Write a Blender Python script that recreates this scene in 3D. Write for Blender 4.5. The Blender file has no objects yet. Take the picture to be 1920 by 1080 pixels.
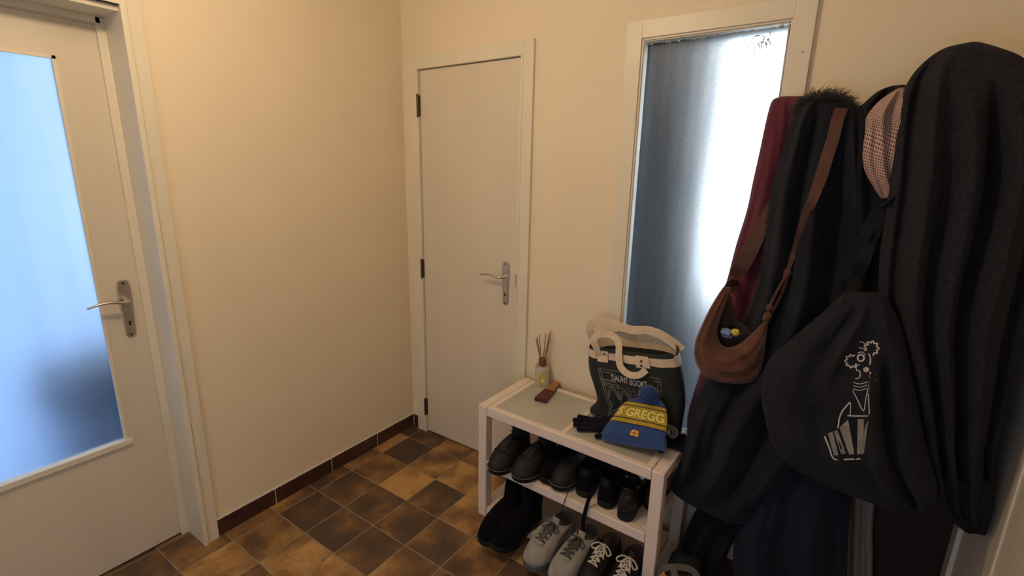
import bpy, bmesh, math, random
from mathutils import Vector, Matrix, noise
from mathutils.bvhtree import BVHTree
random.seed(7)
C = bpy.context
sc = C.scene
# ---------------------------------------------------------------- camera
cam_data = bpy.data.cameras.new('camera')
cam_data.sensor_width = 36.0
cam_data.lens = 36.0 * 904.664 / 1920.0
cam_data.clip_start = 0.05
cam = bpy.data.objects.new('camera', cam_data)
sc.collection.objects.link(cam)
_r = Vector((0.82506925, 0.56469192, 0.01959004))
_u = Vector((-0.15102265, 0.18698407, 0.97068487))
_f = Vector((-0.54447487, 0.80384078, -0.23955608))
cam.matrix_world = Matrix(((_r.x, _u.x, -_f.x, 2.0328), (_r.y, _u.y, -_f.y, -1.9317), (_r.z, _u.z, -_f.z, 1.571), (0, 0, 0, 1)))
sc.camera = cam
# ---------------------------------------------------------------- sky
world = bpy.data.worlds.new('sky')
sc.world = world
world.use_nodes = True
wn, wl = world.node_tree.nodes, world.node_tree.links
wn.clear()
w_out = wn.new('ShaderNodeOutputWorld'); w_bg = wn.new('ShaderNodeBackground')
w_tc = wn.new('ShaderNodeTexCoord'); w_sep = wn.new('ShaderNodeSeparateXYZ')
w_ramp = wn.new('ShaderNodeValToRGB')
w_add = wn.new('ShaderNodeMath'); w_add.operation = 'MULTIPLY_ADD'
w_add.inputs[1].default_value = 0.5; w_add.inputs[2].default_value = 0.5
wl.new(w_tc.outputs['Generated'], w_sep.inputs[0]); wl.new(w_sep.outputs['Y'], w_add.inputs[0])
w_nz = wn.new('ShaderNodeTexNoise'); w_nz.inputs['Scale'].default_value = 3.2; w_nz.inputs['Detail'].default_value = 1.5
w_m2 = wn.new('ShaderNodeMath'); w_m2.operation = 'MULTIPLY_ADD'; w_m2.inputs[1].default_value = 0.55; w_m2.inputs[2].default_value = -0.27
w_m3 = wn.new('ShaderNodeMath'); w_m3.operation = 'ADD'
wl.new(w_tc.outputs['Generated'], w_nz.inputs[0]); wl.new(w_nz.outputs[0], w_m2.inputs[0])
wl.new(w_add.outputs[0], w_m3.inputs[0]); wl.new(w_m2.outputs[0], w_m3.inputs[1])
wl.new(w_m3.outputs[0], w_ramp.inputs[0])
e = w_ramp.color_ramp.elements
e[0].position = 0.70; e[0].color = (0.052, 0.098, 0.185, 1)
e[1].position = 0.90; e[1].color = (0.80, 0.92, 1.0, 1)
wl.new(w_ramp.outputs[0], w_bg.inputs[0]); w_bg.inputs[1].default_value = 6.0
wl.new(w_bg.outputs[0], w_out.inputs[0])
# ---------------------------------------------------------------- lamp of the hall (ceiling light, above the frame)
def lamp(name, loc, power, color, radius):
    d = bpy.data.lights.new(name, 'POINT'); d.energy = power; d.color = color; d.shadow_soft_size = radius
    o = bpy.data.objects.new(name, d); sc.collection.objects.link(o); o.location = loc
    return o
lamp('ceiling_lamp', (0.95, -1.45, 2.38), 24.5, (1.0, 0.755, 0.49), 0.06)
# cool daylight from behind; its unseen rear window is assumed, added for this light
d = bpy.data.lights.new('assumed_rear_daylight', 'AREA'); d.shape = 'RECTANGLE'; d.size = 1.2; d.size_y = 1.1
d.energy = 7.5; d.color = (0.62, 0.78, 1.0)
o = bpy.data.objects.new('assumed_rear_daylight', d); sc.collection.objects.link(o)
o.location = (1.55, -3.50, 0.92); o.rotation_euler = (math.radians(90), 0, 0)
sc.view_settings.view_transform = 'Standard'
sc.view_settings.look = 'None'
sc.view_settings.exposure = 0.0
sc.view_settings.gamma = 1.0
sc.view_settings.use_curve_mapping = False
sc.cycles.use_denoising = True
# ---------------------------------------------------------------- helpers
col = C.scene.collection
PI = math.pi
V = Vector

def cr(a, b, c, d, t):
    return tuple(0.5 * ((2 * b[i]) + (c[i] - a[i]) * t + (2 * a[i] - 5 * b[i] + 4 * c[i] - d[i]) * t * t
                 + (3 * b[i] - a[i] - 3 * c[i] + d[i]) * t ** 3) for i in range(len(b)))

def sample(rows, v):
    """Catmull-Rom through a list of equal-length tuples, v in 0..1"""
    n = len(rows) - 1
    x = min(max(v, 0), 1) * n
    i = min(int(x), n - 1)
    return cr(rows[max(i - 1, 0)], rows[i], rows[i + 1], rows[min(i + 2, n)], x - i)

def fold_sum(folds, u, v):
    s = 0
    for (u0, u1, w, a, va, vb) in folds:
        uc = u0 + (u1 - u0) * v
        k = min(1, max(0, (v - va) / 0.12)) * min(1, max(0, (vb - v) / 0.12 + 0.001))
        s += a * k * math.exp(-((u - uc) / w) ** 2)
    return s

def surf(g, u, v, side=1):
    """point on a garment: g = dict(rows, folds, n, wob); side 1 front, -1 back"""
    r = sample(g['rows'], v)
    L, R_, bf, bb = V(r[0:3]), V(r[3:6]), r[6], r[7]
    p = L.lerp(R_, u)
    prof = math.sqrt(max(0, 1 - abs(2 * u - 1) ** g.get('p', 2.4)))
    n = V(g.get('n', (0, -1, 0)))
    if side > 0:
        w = g.get('wob', 0.004)
        f = fold_sum(g.get('folds', []), u, v)
        q = V((u * g.get('fx', 4.0) + g.get('ph', 0) * 3.1, v * g.get('fy', 1.6), g.get('ph', 0)))
        a = noise.noise(q); b = noise.noise(q * 2.3 + V((4.1, 1.7, 0))); c_ = noise.noise(V((u * 11, v * 7, 3.3 + g.get('ph', 0))))
        f = (f + w * (3.4 * a + 2.4 * (0.35 - abs(b)) + 0.8 * c_)) * min(1, v / g.get('vt', 0.14)) * min(1, (1.02 - v) / 0.10)
        p = p + n * (bf * prof + f * min(1, prof * 1.6))
    else:
        p = p - n * (bb * prof)
        if g.get('wall', True) and p.y > -0.012:
            p.y = -0.012
    return p

def loft_bm(g, nu=40, nv=56, cap=True):
    bm = bmesh.new()
    uvl = bm.loops.layers.uv.new('UVMap')
    us = [0.5 - 0.5 * math.cos(PI * i / nu) for i in range(nu + 1)]
    ring_par = [(u, 1) for u in us] + [(u, -1) for u in reversed(us[1:-1])]
    rings = []
    for j in range(nv + 1):
        v = j / nv
        rings.append([bm.verts.new(surf(g, u, v, s)) for (u, s) in ring_par])
    m = len(ring_par)
    for j in range(nv):
        for i in range(m):
            k = (i + 1) % m
            f = bm.faces.new((rings[j][i], rings[j + 1][i], rings[j + 1][k], rings[j][k]))
            for l, (ii, jj) in zip(f.loops, ((i, j), (i, j + 1), (k, j + 1), (k, j))):
                l[uvl].uv = (ring_par[ii][0], 1 - jj / nv)
    if cap:
        for rg, rev in ((rings[0], False), (rings[-1], True)):
            c = V((0, 0, 0))
            for q in rg: c += q.co
            c = bm.verts.new(c / m)
            for i in range(m):
                k = (i + 1) % m
                a = (rg[i], rg[k], c)
                bm.faces.new(a if not rev else tuple(reversed(a)))
    bmesh.ops.recalc_face_normals(bm, faces=bm.faces)
    return bm

def spline(pts, n):
    rows = [tuple(p) for p in pts]
    return [V(sample(rows, i / n)) for i in range(n + 1)]
GARMENTS = {
 'burgundy_coat': dict(rows=[[1.804,-0.05,1.818,1.88,-0.05,1.813,0.012,0.03],[1.78,-0.05,1.805,1.908,-0.05,1.785,0.03,0.03],[1.771,-0.05,1.746,1.94,-0.05,1.716,0.045,0.03],[1.764,-0.05,1.643,1.939,-0.05,1.618,0.05,0.03],[1.756,-0.05,1.546,1.946,-0.05,1.526,0.05,0.03],[1.749,-0.05,1.445,1.937,-0.05,1.43,0.05,0.03],[1.729,-0.05,1.32,1.93,-0.05,1.313,0.05,0.03],[1.714,-0.05,1.189,1.916,-0.05,1.19,0.05,0.03],[1.692,-0.05,1.052,1.9,-0.05,1.062,0.05,0.03],[1.666,-0.05,0.851,1.892,-0.05,0.866,0.05,0.03],[1.635,-0.05,0.647,1.882,-0.05,0.67,0.05,0.03],[1.635,-0.05,0.563,1.858,-0.05,0.571,0.04,0.03]], folds=[(0.45,0.5,0.06,-0.02,0.1,1),(0.25,0.3,0.07,0.012,0.2,1),(0.7,0.75,0.08,0.015,0,1)], wob=0.005, p=3, ph=6),
 'black_hooded_coat': dict(rows=[[1.908,-0.1,1.801,1.992,-0.1,1.787,0.02,0.04],[1.873,-0.11,1.785,2.02,-0.11,1.76,0.05,0.06],[1.858,-0.12,1.737,2.041,-0.12,1.708,0.07,0.07],[1.84,-0.12,1.632,2.07,-0.12,1.602,0.08,0.07],[1.827,-0.12,1.531,2.098,-0.12,1.494,0.09,0.07],[1.826,-0.12,1.409,2.121,-0.12,1.385,0.1,0.06],[1.831,-0.13,1.285,2.136,-0.13,1.257,0.11,0.06],[1.819,-0.14,1.155,2.142,-0.14,1.124,0.12,0.06],[1.781,-0.16,1.027,2.137,-0.16,0.988,0.12,0.06],[1.724,-0.18,0.888,2.117,-0.18,0.844,0.12,0.06],[1.68,-0.2,0.736,2.073,-0.2,0.705,0.11,0.06],[1.674,-0.22,0.6,2.029,-0.22,0.598,0.1,0.05],[1.661,-0.23,0.51,1.979,-0.23,0.5,0.09,0.05],[1.639,-0.24,0.414,1.912,-0.24,0.379,0.07,0.05]], folds=[(0.2,0.12,0.05,0.035,0.0,1),(0.33,0.26,0.045,-0.045,0.05,1),(0.5,0.4,0.07,0.04,0.2,1),(0.04,0.2,0.05,-0.035,0.55,1),(0.72,0.56,0.045,-0.05,0.15,1),(0.88,0.78,0.06,0.035,0.1,1)], wob=0.006, p=3, ph=5, fx=2.6),
 'long_black_coat': dict(rows=[[1.918,-0.06,1.618,2.032,-0.06,1.618,0.03,0.04],[1.872,-0.07,1.168,2.099,-0.07,1.187,0.05,0.05],[1.834,-0.1,0.827,2.091,-0.1,0.86,0.06,0.05],[1.778,-0.15,0.524,2.01,-0.15,0.572,0.06,0.05],[1.748,-0.17,0.361,1.95,-0.17,0.406,0.06,0.05],[1.719,-0.19,0.252,1.89,-0.19,0.276,0.06,0.05],[1.688,-0.2,0.119,1.867,-0.2,0.189,0.06,0.05],[1.662,-0.2,0.03,1.857,-0.2,0.075,0.06,0.05],[1.658,-0.2,0.03,1.857,-0.2,0.03,0.05,0.05]], folds=[(0.3,0.35,0.08,0.02,0,1),(0.6,0.6,0.08,-0.025,0.2,1)], wob=0.006, p=3, ph=7),
 'long_navy_coat': dict(rows=[[2.003,-0.08,1.712,2.095,-0.08,1.71,0.03,0.05],[1.998,-0.1,1.284,2.166,-0.1,1.272,0.05,0.06],[1.962,-0.14,0.917,2.192,-0.14,0.942,0.07,0.07],[1.918,-0.17,0.653,2.2,-0.17,0.718,0.09,0.07],[1.889,-0.19,0.502,2.196,-0.19,0.611,0.1,0.07],[1.881,-0.2,0.36,2.197,-0.2,0.5,0.1,0.07],[1.88,-0.2,0.232,2.208,-0.2,0.393,0.1,0.07],[1.895,-0.2,0.109,2.222,-0.2,0.285,0.09,0.07],[1.917,-0.2,0.03,2.24,-0.2,0.166,0.08,0.06]], folds=[(0.2,0.25,0.07,0.03,0.2,1),(0.42,0.5,0.08,-0.03,0.3,1),(0.66,0.72,0.07,0.03,0.2,1),(0.9,0.88,0.05,-0.02,0.2,1)], wob=0.007, p=3.2, ph=8),
 'black_jacket': dict(rows=[[2.085,-0.12,1.818,2.121,-0.12,1.819,0.02,0.05],[2.059,-0.13,1.805,2.136,-0.13,1.806,0.04,0.06],[2.034,-0.13,1.778,2.154,-0.13,1.772,0.05,0.07],[2.016,-0.13,1.75,2.172,-0.13,1.732,0.06,0.08],[2.017,-0.13,1.663,2.193,-0.13,1.646,0.08,0.08],[2.028,-0.13,1.539,2.218,-0.13,1.531,0.1,0.08],[2.055,-0.13,1.379,2.244,-0.13,1.382,0.12,0.08],[2.083,-0.13,1.197,2.28,-0.13,1.215,0.13,0.08],[2.101,-0.14,0.991,2.312,-0.14,1.027,0.13,0.08],[2.103,-0.15,0.788,2.336,-0.15,0.848,0.12,0.08],[2.125,-0.16,0.644,2.346,-0.16,0.713,0.1,0.08]], folds=[(0.3,0.3,0.08,-0.02,0,1),(0.15,0.15,0.06,0.015,0.1,1)], wob=0.006, p=3.2, ph=9),
 'cream_trench_coat': dict(rows=[[2.137,-0.06,1.296,2.215,-0.06,1.306,0.02,0.03],[2.138,-0.06,0.935,2.259,-0.06,0.967,0.03,0.04],[2.149,-0.07,0.625,2.256,-0.07,0.647,0.03,0.04],[2.166,-0.07,0.485,2.263,-0.07,0.528,0.03,0.04],[2.184,-0.07,0.363,2.276,-0.07,0.408,0.03,0.04],[2.197,-0.07,0.257,2.292,-0.07,0.309,0.03,0.04],[2.223,-0.07,0.087,2.317,-0.07,0.145,0.03,0.04]], folds=[(0.7,0.72,0.08,-0.02,0.3,1),(0.45,0.5,0.08,0.012,0.3,1)], wob=0.004),
 'checked_scarf': dict(rows=[[2.099,-0.27,1.793,2.116,-0.27,1.793,0.008,0.03],[2.076,-0.27,1.775,2.129,-0.27,1.772,0.03,0.03],[2.058,-0.27,1.755,2.135,-0.27,1.746,0.04,0.04],[2.043,-0.27,1.724,2.142,-0.27,1.72,0.045,0.04],[2.046,-0.27,1.69,2.15,-0.27,1.687,0.045,0.04],[2.05,-0.27,1.627,2.162,-0.27,1.627,0.05,0.04],[2.063,-0.27,1.582,2.169,-0.27,1.584,0.045,0.04],[2.092,-0.27,1.536,2.172,-0.27,1.544,0.035,0.03],[2.109,-0.27,1.513,2.163,-0.27,1.521,0.02,0.02]], folds=[(0.35,0.3,0.05,0.015,0,0.6),(0.45,0.5,0.06,-0.022,0.2,1),(0.7,0.68,0.06,0.018,0.1,1),(0.2,0.2,0.05,-0.012,0.35,1)], wob=0.003, ph=1),
 'charcoal_wool_coat': dict(rows=[[2.219,-0.26,1.889,2.242,-0.26,1.886,0.01,0.1],[2.172,-0.27,1.877,2.282,-0.27,1.86,0.05,0.18],[2.139,-0.28,1.848,2.319,-0.28,1.835,0.07,0.22],[2.117,-0.29,1.808,2.352,-0.29,1.79,0.09,0.25],[2.109,-0.3,1.757,2.376,-0.3,1.731,0.1,0.26],[2.111,-0.3,1.679,2.402,-0.3,1.638,0.11,0.27],[2.119,-0.3,1.572,2.424,-0.3,1.52,0.12,0.27],[2.126,-0.3,1.462,2.429,-0.3,1.421,0.12,0.27],[2.131,-0.3,1.361,2.429,-0.3,1.331,0.13,0.27],[2.145,-0.3,1.259,2.43,-0.3,1.252,0.13,0.27],[2.173,-0.3,1.172,2.432,-0.3,1.17,0.12,0.26],[2.213,-0.3,1.072,2.438,-0.3,1.079,0.11,0.25],[2.247,-0.3,0.978,2.443,-0.3,0.992,0.1,0.22],[2.281,-0.3,0.883,2.446,-0.3,0.902,0.09,0.18],[2.313,-0.3,0.795,2.459,-0.3,0.829,0.07,0.12],[2.345,-0.3,0.723,2.471,-0.3,0.738,0.05,0.08],[2.382,-0.3,0.68,2.472,-0.3,0.694,0.04,0.06],[2.432,-0.3,0.651,2.474,-0.3,0.655,0.02,0.03]], folds=[(0.1,0.12,0.04,-0.04,0.1,0.8),(0.22,0.22,0.05,0.028,0.12,0.95),(0.36,0.3,0.035,-0.05,0.3,1),(0.5,0.4,0.07,0.035,0.2,1),(0.66,0.46,0.035,-0.065,0.18,0.98),(0.78,0.62,0.06,0.04,0.2,1),(0.9,0.82,0.03,-0.04,0.12,1),(0.27,0.34,0.03,-0.03,0.5,0.85)], wob=0.007, p=3.2, ph=2, fx=2.2, fy=1.1),
 'black_tote_bag': dict(rows=[[2.062,-0.4,1.263,2.157,-0.4,1.273,0.02,0.05],[2.031,-0.4,1.213,2.175,-0.4,1.242,0.035,0.06],[1.981,-0.4,1.141,2.197,-0.4,1.201,0.05,0.07],[1.929,-0.4,1.064,2.222,-0.4,1.137,0.06,0.08],[1.908,-0.4,1.008,2.238,-0.4,1.083,0.065,0.09],[1.91,-0.4,0.926,2.263,-0.4,1.008,0.07,0.09],[1.933,-0.4,0.845,2.285,-0.4,0.94,0.07,0.09],[1.959,-0.4,0.778,2.308,-0.4,0.878,0.065,0.09],[2.005,-0.4,0.734,2.33,-0.4,0.825,0.055,0.08],[2.083,-0.4,0.705,2.34,-0.4,0.785,0.045,0.07],[2.162,-0.4,0.695,2.342,-0.4,0.76,0.035,0.05],[2.224,-0.4,0.693,2.332,-0.4,0.739,0.025,0.03],[2.275,-0.4,0.7,2.307,-0.4,0.716,0.006,0.01]], folds=[(0.8,0.64,0.05,0.045,0.2,1),(0.86,0.73,0.03,-0.05,0.25,1),(0.94,0.84,0.05,0.03,0.3,1),(0.6,0.15,0.05,0.025,0,0.45),(0.45,0.3,0.06,-0.02,0,0.6),(0.9,0.6,0.03,-0.012,0.2,0.9)], wob=0.005, p=2.8, ph=4),
 'brown_bag': dict(rows=[[1.772,-0.3,1.216,1.748,-0.3,1.216,0.006,0.006],[1.77,-0.3,1.195,1.732,-0.3,1.181,0.012,0.012],[1.754,-0.3,1.133,1.708,-0.3,1.115,0.02,0.03],[1.745,-0.3,1.071,1.684,-0.3,1.02,0.03,0.05],[1.755,-0.3,1.028,1.69,-0.3,0.948,0.035,0.06],[1.781,-0.3,1.014,1.734,-0.3,0.901,0.04,0.06],[1.816,-0.3,1.035,1.808,-0.3,0.9,0.04,0.06],[1.847,-0.3,1.076,1.867,-0.3,0.92,0.035,0.06],[1.871,-0.3,1.115,1.891,-0.3,0.973,0.025,0.04],[1.883,-0.3,1.134,1.891,-0.3,1.063,0.012,0.015],[1.885,-0.3,1.145,1.89,-0.3,1.132,0.006,0.006]], folds=[(0.3,0.3,0.12,0.006,0.2,0.8),(0.7,0.6,0.1,-0.005,0.1,0.6)], wob=0.0025, ph=3),
 'brown_bag_lining': dict(rows=[[1.761,-0.255,1.191,1.76,-0.255,1.177,0.002,0.004],[1.776,-0.255,1.15,1.739,-0.255,1.072,0.002,0.004],[1.798,-0.255,1.103,1.745,-0.255,0.988,0.002,0.004],[1.826,-0.255,1.087,1.792,-0.255,0.966,0.002,0.004],[1.847,-0.255,1.073,1.83,-0.255,0.989,0.002,0.004],[1.87,-0.255,1.112,1.869,-0.255,1.063,0.002,0.004]], wob=0.002),
 'bobble_hat': dict(n=(-0.12,-0.72,0.68), wall=False, p=3.0, rows=[[1.499,-0.262,0.741,1.575,-0.262,0.755,0.004,0.012],[1.461,-0.268,0.718,1.597,-0.268,0.734,0.012,0.02],[1.436,-0.278,0.693,1.608,-0.278,0.714,0.016,0.025],[1.424,-0.29,0.669,1.616,-0.29,0.689,0.018,0.028],[1.412,-0.305,0.644,1.62,-0.305,0.668,0.018,0.03],[1.399,-0.322,0.618,1.624,-0.322,0.647,0.017,0.03],[1.391,-0.34,0.596,1.627,-0.34,0.631,0.013,0.022],[1.389,-0.35,0.587,1.629,-0.35,0.62,0.004,0.015]], folds=[], wob=0.0006),
 'hat_cuff': dict(n=(-0.12,-0.72,0.68), wall=False, p=3.0, rows=[[1.397,-0.325,0.605,1.629,-0.325,0.638,0.004,0.012],[1.39,-0.345,0.582,1.635,-0.345,0.62,0.006,0.012],[1.402,-0.355,0.564,1.636,-0.355,0.608,0.004,0.008]], folds=[], wob=0.0006),
}
PATHS = {
 'strap_right': [[1.981,-0.1727,1.7601],[1.9762,-0.1946,1.7261],[1.9741,-0.2036,1.6816],[1.9679,-0.2134,1.6292],[1.9619,-0.2357,1.5686],[1.9531,-0.264,1.5112],[1.9405,-0.248,1.4524],[1.9306,-0.2265,1.3938],[1.9226,-0.2069,1.3379],[1.9153,-0.2207,1.2832]],
 'strap_cord_a': [[1.9148,-0.2317,1.273],[1.9061,-0.2529,1.2449],[1.8971,-0.2701,1.2161],[1.8883,-0.2836,1.1833],[1.8838,-0.2874,1.154],[1.885,-0.306,1.143]],
 'strap_cord_b': [[1.9176,-0.23,1.2731],[1.9146,-0.2355,1.2344],[1.9086,-0.249,1.2017],[1.9006,-0.2636,1.1741],[1.893,-0.2738,1.1508],[1.887,-0.304,1.143]],
 'strap_left': [[1.76,-0.3,1.205],[1.7459,-0.1123,1.1992],[1.7668,-0.1239,1.2575],[1.7888,-0.132,1.3207],[1.8055,-0.1258,1.3761],[1.817,-0.1195,1.43],[1.831,-0.09,1.493]],
 'tote_strap_a': [[2.078,-0.425,1.242],[2.0899,-0.2592,1.2734],[2.0968,-0.2731,1.3385],[2.1051,-0.2501,1.397],[2.1151,-0.2492,1.4543],[2.1245,-0.2606,1.4948],[2.1269,-0.3605,1.5172]],
 'tote_strap_b': [[2.049,-0.43,1.196],[2.0635,-0.2493,1.2274],[2.0703,-0.25,1.2847],[2.0782,-0.2488,1.3482],[2.0904,-0.257,1.4114],[2.1046,-0.2343,1.4629],[2.1159,-0.2475,1.5009]],
 'tote_print': [[[[2.147,-0.4678,1.1307],[2.1479,-0.4674,1.1318],[2.1483,-0.4664,1.1337],[2.1484,-0.4655,1.1357],[2.1487,-0.4648,1.1371],[2.1495,-0.4646,1.1376],[2.151,-0.4645,1.1374],[2.1529,-0.4642,1.1372],[2.1544,-0.4636,1.1375],[2.1551,-0.4628,1.1385],[2.1548,-0.4618,1.1401],[2.1539,-0.4609,1.1419],[2.153,-0.4602,1.1433],[2.1528,-0.4596,1.1444],[2.1536,-0.4592,1.1454],[2.155,-0.4589,1.1465],[2.1563,-0.4584,1.1479],[2.1568,-0.4579,1.1494],[2.1562,-0.4573,1.1506],[2.1547,-0.4568,1.1515],[2.153,-0.4564,1.1519],[2.1518,-0.4561,1.1524],[2.1514,-0.4556,1.1533],[2.1518,-0.4548,1.1549],[2.1522,-0.4538,1.1569],[2.1523,-0.453,1.1588],[2.1515,-0.4524,1.1598],[2.1501,-0.4521,1.1598],[2.1484,-0.4523,1.1591],[2.1469,-0.4528,1.1583],[2.1459,-0.453,1.1581],[2.1452,-0.4525,1.159],[2.1445,-0.4517,1.1608],[2.1437,-0.4508,1.1626],[2.1425,-0.4506,1.1637],[2.1413,-0.4508,1.1634],[2.1403,-0.4514,1.1619],[2.1395,-0.4523,1.16],[2.1388,-0.453,1.1586],[2.138,-0.4534,1.1582],[2.1367,-0.4536,1.1589],[2.135,-0.4537,1.1599],[2.1333,-0.4541,1.1606],[2.1321,-0.4546,1.1602],[2.1317,-0.4554,1.1587],[2.132,-0.456,1.1565],[2.1325,-0.4565,1.1545],[2.1326,-0.4569,1.1531],[2.1318,-0.4571,1.1524],[2.1302,-0.4575,1.152],[2.1284,-0.4581,1.1515],[2.1272,-0.4587,1.1504],[2.1271,-0.4591,1.149],[2.1281,-0.4593,1.1474],[2.1296,-0.4593,1.146],[2.1309,-0.4593,1.1448],[2.1313,-0.4596,1.1438],[2.1307,-0.4599,1.1425],[2.1297,-0.4604,1.1408],[2.1289,-0.4609,1.1389],[2.129,-0.4613,1.1372]],1.8],[[[2.1115,-0.4659,1.1226],[2.1103,-0.466,1.1224],[2.1091,-0.4662,1.1213],[2.108,-0.4664,1.1198],[2.1071,-0.4665,1.1189],[2.1062,-0.4666,1.1189],[2.1053,-0.4665,1.12],[2.1041,-0.4664,1.1215],[2.1028,-0.4664,1.1225],[2.1016,-0.4665,1.1226],[2.1008,-0.4666,1.1214],[2.1005,-0.4668,1.1194],[2.1004,-0.4669,1.1174],[2.1002,-0.467,1.1159],[2.0995,-0.467,1.1154],[2.0981,-0.4677,1.1157],[2.0964,-0.4692,1.1163],[2.0949,-0.4704,1.1164],[2.094,-0.4711,1.1155],[2.0942,-0.471,1.1139],[2.095,-0.4703,1.1118],[2.0961,-0.4695,1.1099],[2.0966,-0.469,1.1085],[2.0962,-0.469,1.1075],[2.095,-0.4696,1.1067],[2.0936,-0.4702,1.1056],[2.0927,-0.4708,1.1042],[2.0928,-0.4708,1.1028],[2.0938,-0.4703,1.1015],[2.0954,-0.4694,1.1005],[2.097,-0.4686,1.0998],[2.0979,-0.4681,1.0991],[2.0981,-0.4682,1.098],[2.0977,-0.4683,1.0962],[2.0973,-0.4685,1.0941],[2.0975,-0.4686,1.0923],[2.0983,-0.4687,1.0914],[2.0997,-0.4687,1.0915],[2.1012,-0.4687,1.0923],[2.1026,-0.4687,1.0932],[2.1035,-0.4687,1.0934],[2.1042,-0.4688,1.0925],[2.1048,-0.4689,1.0908],[2.1056,-0.4691,1.089],[2.1067,-0.4692,1.0879],[2.1078,-0.4692,1.088],[2.1087,-0.4691,1.0893],[2.1095,-0.469,1.0912],[2.11,-0.4689,1.0929],[2.1107,-0.4689,1.0937],[2.1117,-0.4689,1.0935],[2.1131,-0.469,1.0926],[2.1146,-0.4691,1.092],[2.1159,-0.4691,1.092],[2.1166,-0.469,1.0931],[2.1167,-0.4688,1.0949],[2.1162,-0.4685,1.0969],[2.1158,-0.4683,1.0986],[2.116,-0.4682,1.0996],[2.117,-0.4681,1.1002],[2.1185,-0.468,1.1007]],1.8],[[[2.1148,-0.4607,1.1567],[2.1212,-0.4582,1.1588],[2.1275,-0.4576,1.1543],[2.1367,-0.4561,1.153]],1.2],[[[2.1158,-0.4624,1.1429],[2.1248,-0.4605,1.1429],[2.1344,-0.4618,1.1384]],1.2],[[[2.1158,-0.4644,1.1289],[2.1241,-0.4625,1.1332],[2.1328,-0.4646,1.1272]],1.2],[[[2.1307,-0.465,1.1196],[2.1295,-0.4643,1.1229],[2.1273,-0.4639,1.1252],[2.1244,-0.4638,1.1262],[2.1215,-0.464,1.1256],[2.1192,-0.4646,1.1235],[2.1178,-0.4653,1.1203],[2.1177,-0.4659,1.1167],[2.1189,-0.4662,1.1133],[2.1211,-0.4665,1.1108],[2.124,-0.4669,1.11],[2.1269,-0.4668,1.1107],[2.1292,-0.4664,1.1128],[2.1306,-0.4658,1.116],[2.1307,-0.465,1.1196]],2.2],[[[2.1386,-0.4642,1.1329],[2.1433,-0.4708,1.1231],[2.1442,-0.4798,1.109]],1.5],[[[2.1416,-0.4848,1.0971],[2.1408,-0.4828,1.0987],[2.1391,-0.4804,1.099],[2.1373,-0.4783,1.0978],[2.1361,-0.4769,1.0954],[2.1358,-0.477,1.0928],[2.1367,-0.4792,1.0913],[2.1383,-0.482,1.0911],[2.1401,-0.4842,1.0923],[2.1414,-0.4853,1.0946],[2.1416,-0.4848,1.0971]],3],[[[2.1247,-0.4686,1.1003],[2.1187,-0.4686,1.0958],[2.1204,-0.4698,1.0848],[2.1259,-0.4718,1.0855],[2.1293,-0.474,1.0783],[2.1286,-0.4753,1.0683],[2.1216,-0.4721,1.0623]],1.3],[[[2.1475,-0.4911,1.0936],[2.1488,-0.5006,1.0772],[2.151,-0.5048,1.0563],[2.1572,-0.5035,1.0446],[2.1608,-0.5006,1.043]],1.6],[[[2.1475,-0.4911,1.0936],[2.1573,-0.4856,1.0943]],1.2],[[[2.1483,-0.4948,1.0879],[2.1582,-0.4886,1.0884]],1.2],[[[2.1492,-0.4981,1.0821],[2.1593,-0.4887,1.0815]],1.2],[[[2.15,-0.5012,1.0763],[2.1602,-0.4913,1.0755]],1.2],[[[2.1188,-0.473,1.0513],[2.1321,-0.4786,1.0527],[2.1446,-0.4995,1.0698]],1.1],[[[2.1201,-0.4737,1.043],[2.1334,-0.4801,1.0447],[2.1458,-0.5006,1.0619]],1.1],[[[2.1214,-0.4744,1.0346],[2.1347,-0.4808,1.0364],[2.1471,-0.5014,1.0539]],1.1],[[[2.121,-0.4746,1.0301],[2.1347,-0.4772,1.008],[2.1502,-0.4909,0.987],[2.1492,-0.497,1.0205],[2.1484,-0.5036,1.0522]],1.2],[[[2.1216,-0.4766,0.9962],[2.1258,-0.4763,0.9622]],1.0],[[[2.151,-0.5062,1.0423],[2.1615,-0.5067,0.9901]],1.2],[[[2.1205,-0.4757,0.9586],[2.1415,-0.4774,0.9647],[2.1616,-0.5044,0.9832]],2.0],[[[2.1203,-0.4764,0.9973],[2.1109,-0.475,0.9753],[2.105,-0.4765,0.9524],[2.1057,-0.4775,0.917]],1.8],[[[2.0812,-0.4536,0.873],[2.0966,-0.461,0.8462],[2.1117,-0.4654,0.8199],[2.1408,-0.4726,0.835],[2.166,-0.4722,0.8461]],2.0]],
 'tote_letters': [[[2.0869,-0.4592,0.8859],[2.096,-0.4703,0.9008],[2.1187,-0.4721,0.8391],[2.11,-0.4673,0.8316]],[[2.098,-0.4724,0.904],[2.1052,-0.4775,0.9121],[2.1336,-0.4751,0.8512],[2.125,-0.4753,0.8448]],[[2.1086,-0.4774,0.9211],[2.1234,-0.4762,0.9474],[2.1514,-0.4766,0.8572],[2.1408,-0.4744,0.8504]],[[2.1431,-0.4772,0.9544],[2.1549,-0.4911,0.9645],[2.1694,-0.4737,0.8609],[2.1573,-0.4747,0.8568]],[[2.1599,-0.4919,0.9469],[2.1626,-0.5021,0.9706],[2.1709,-0.4753,0.8655],[2.1663,-0.4714,0.8585]]],
}
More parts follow.
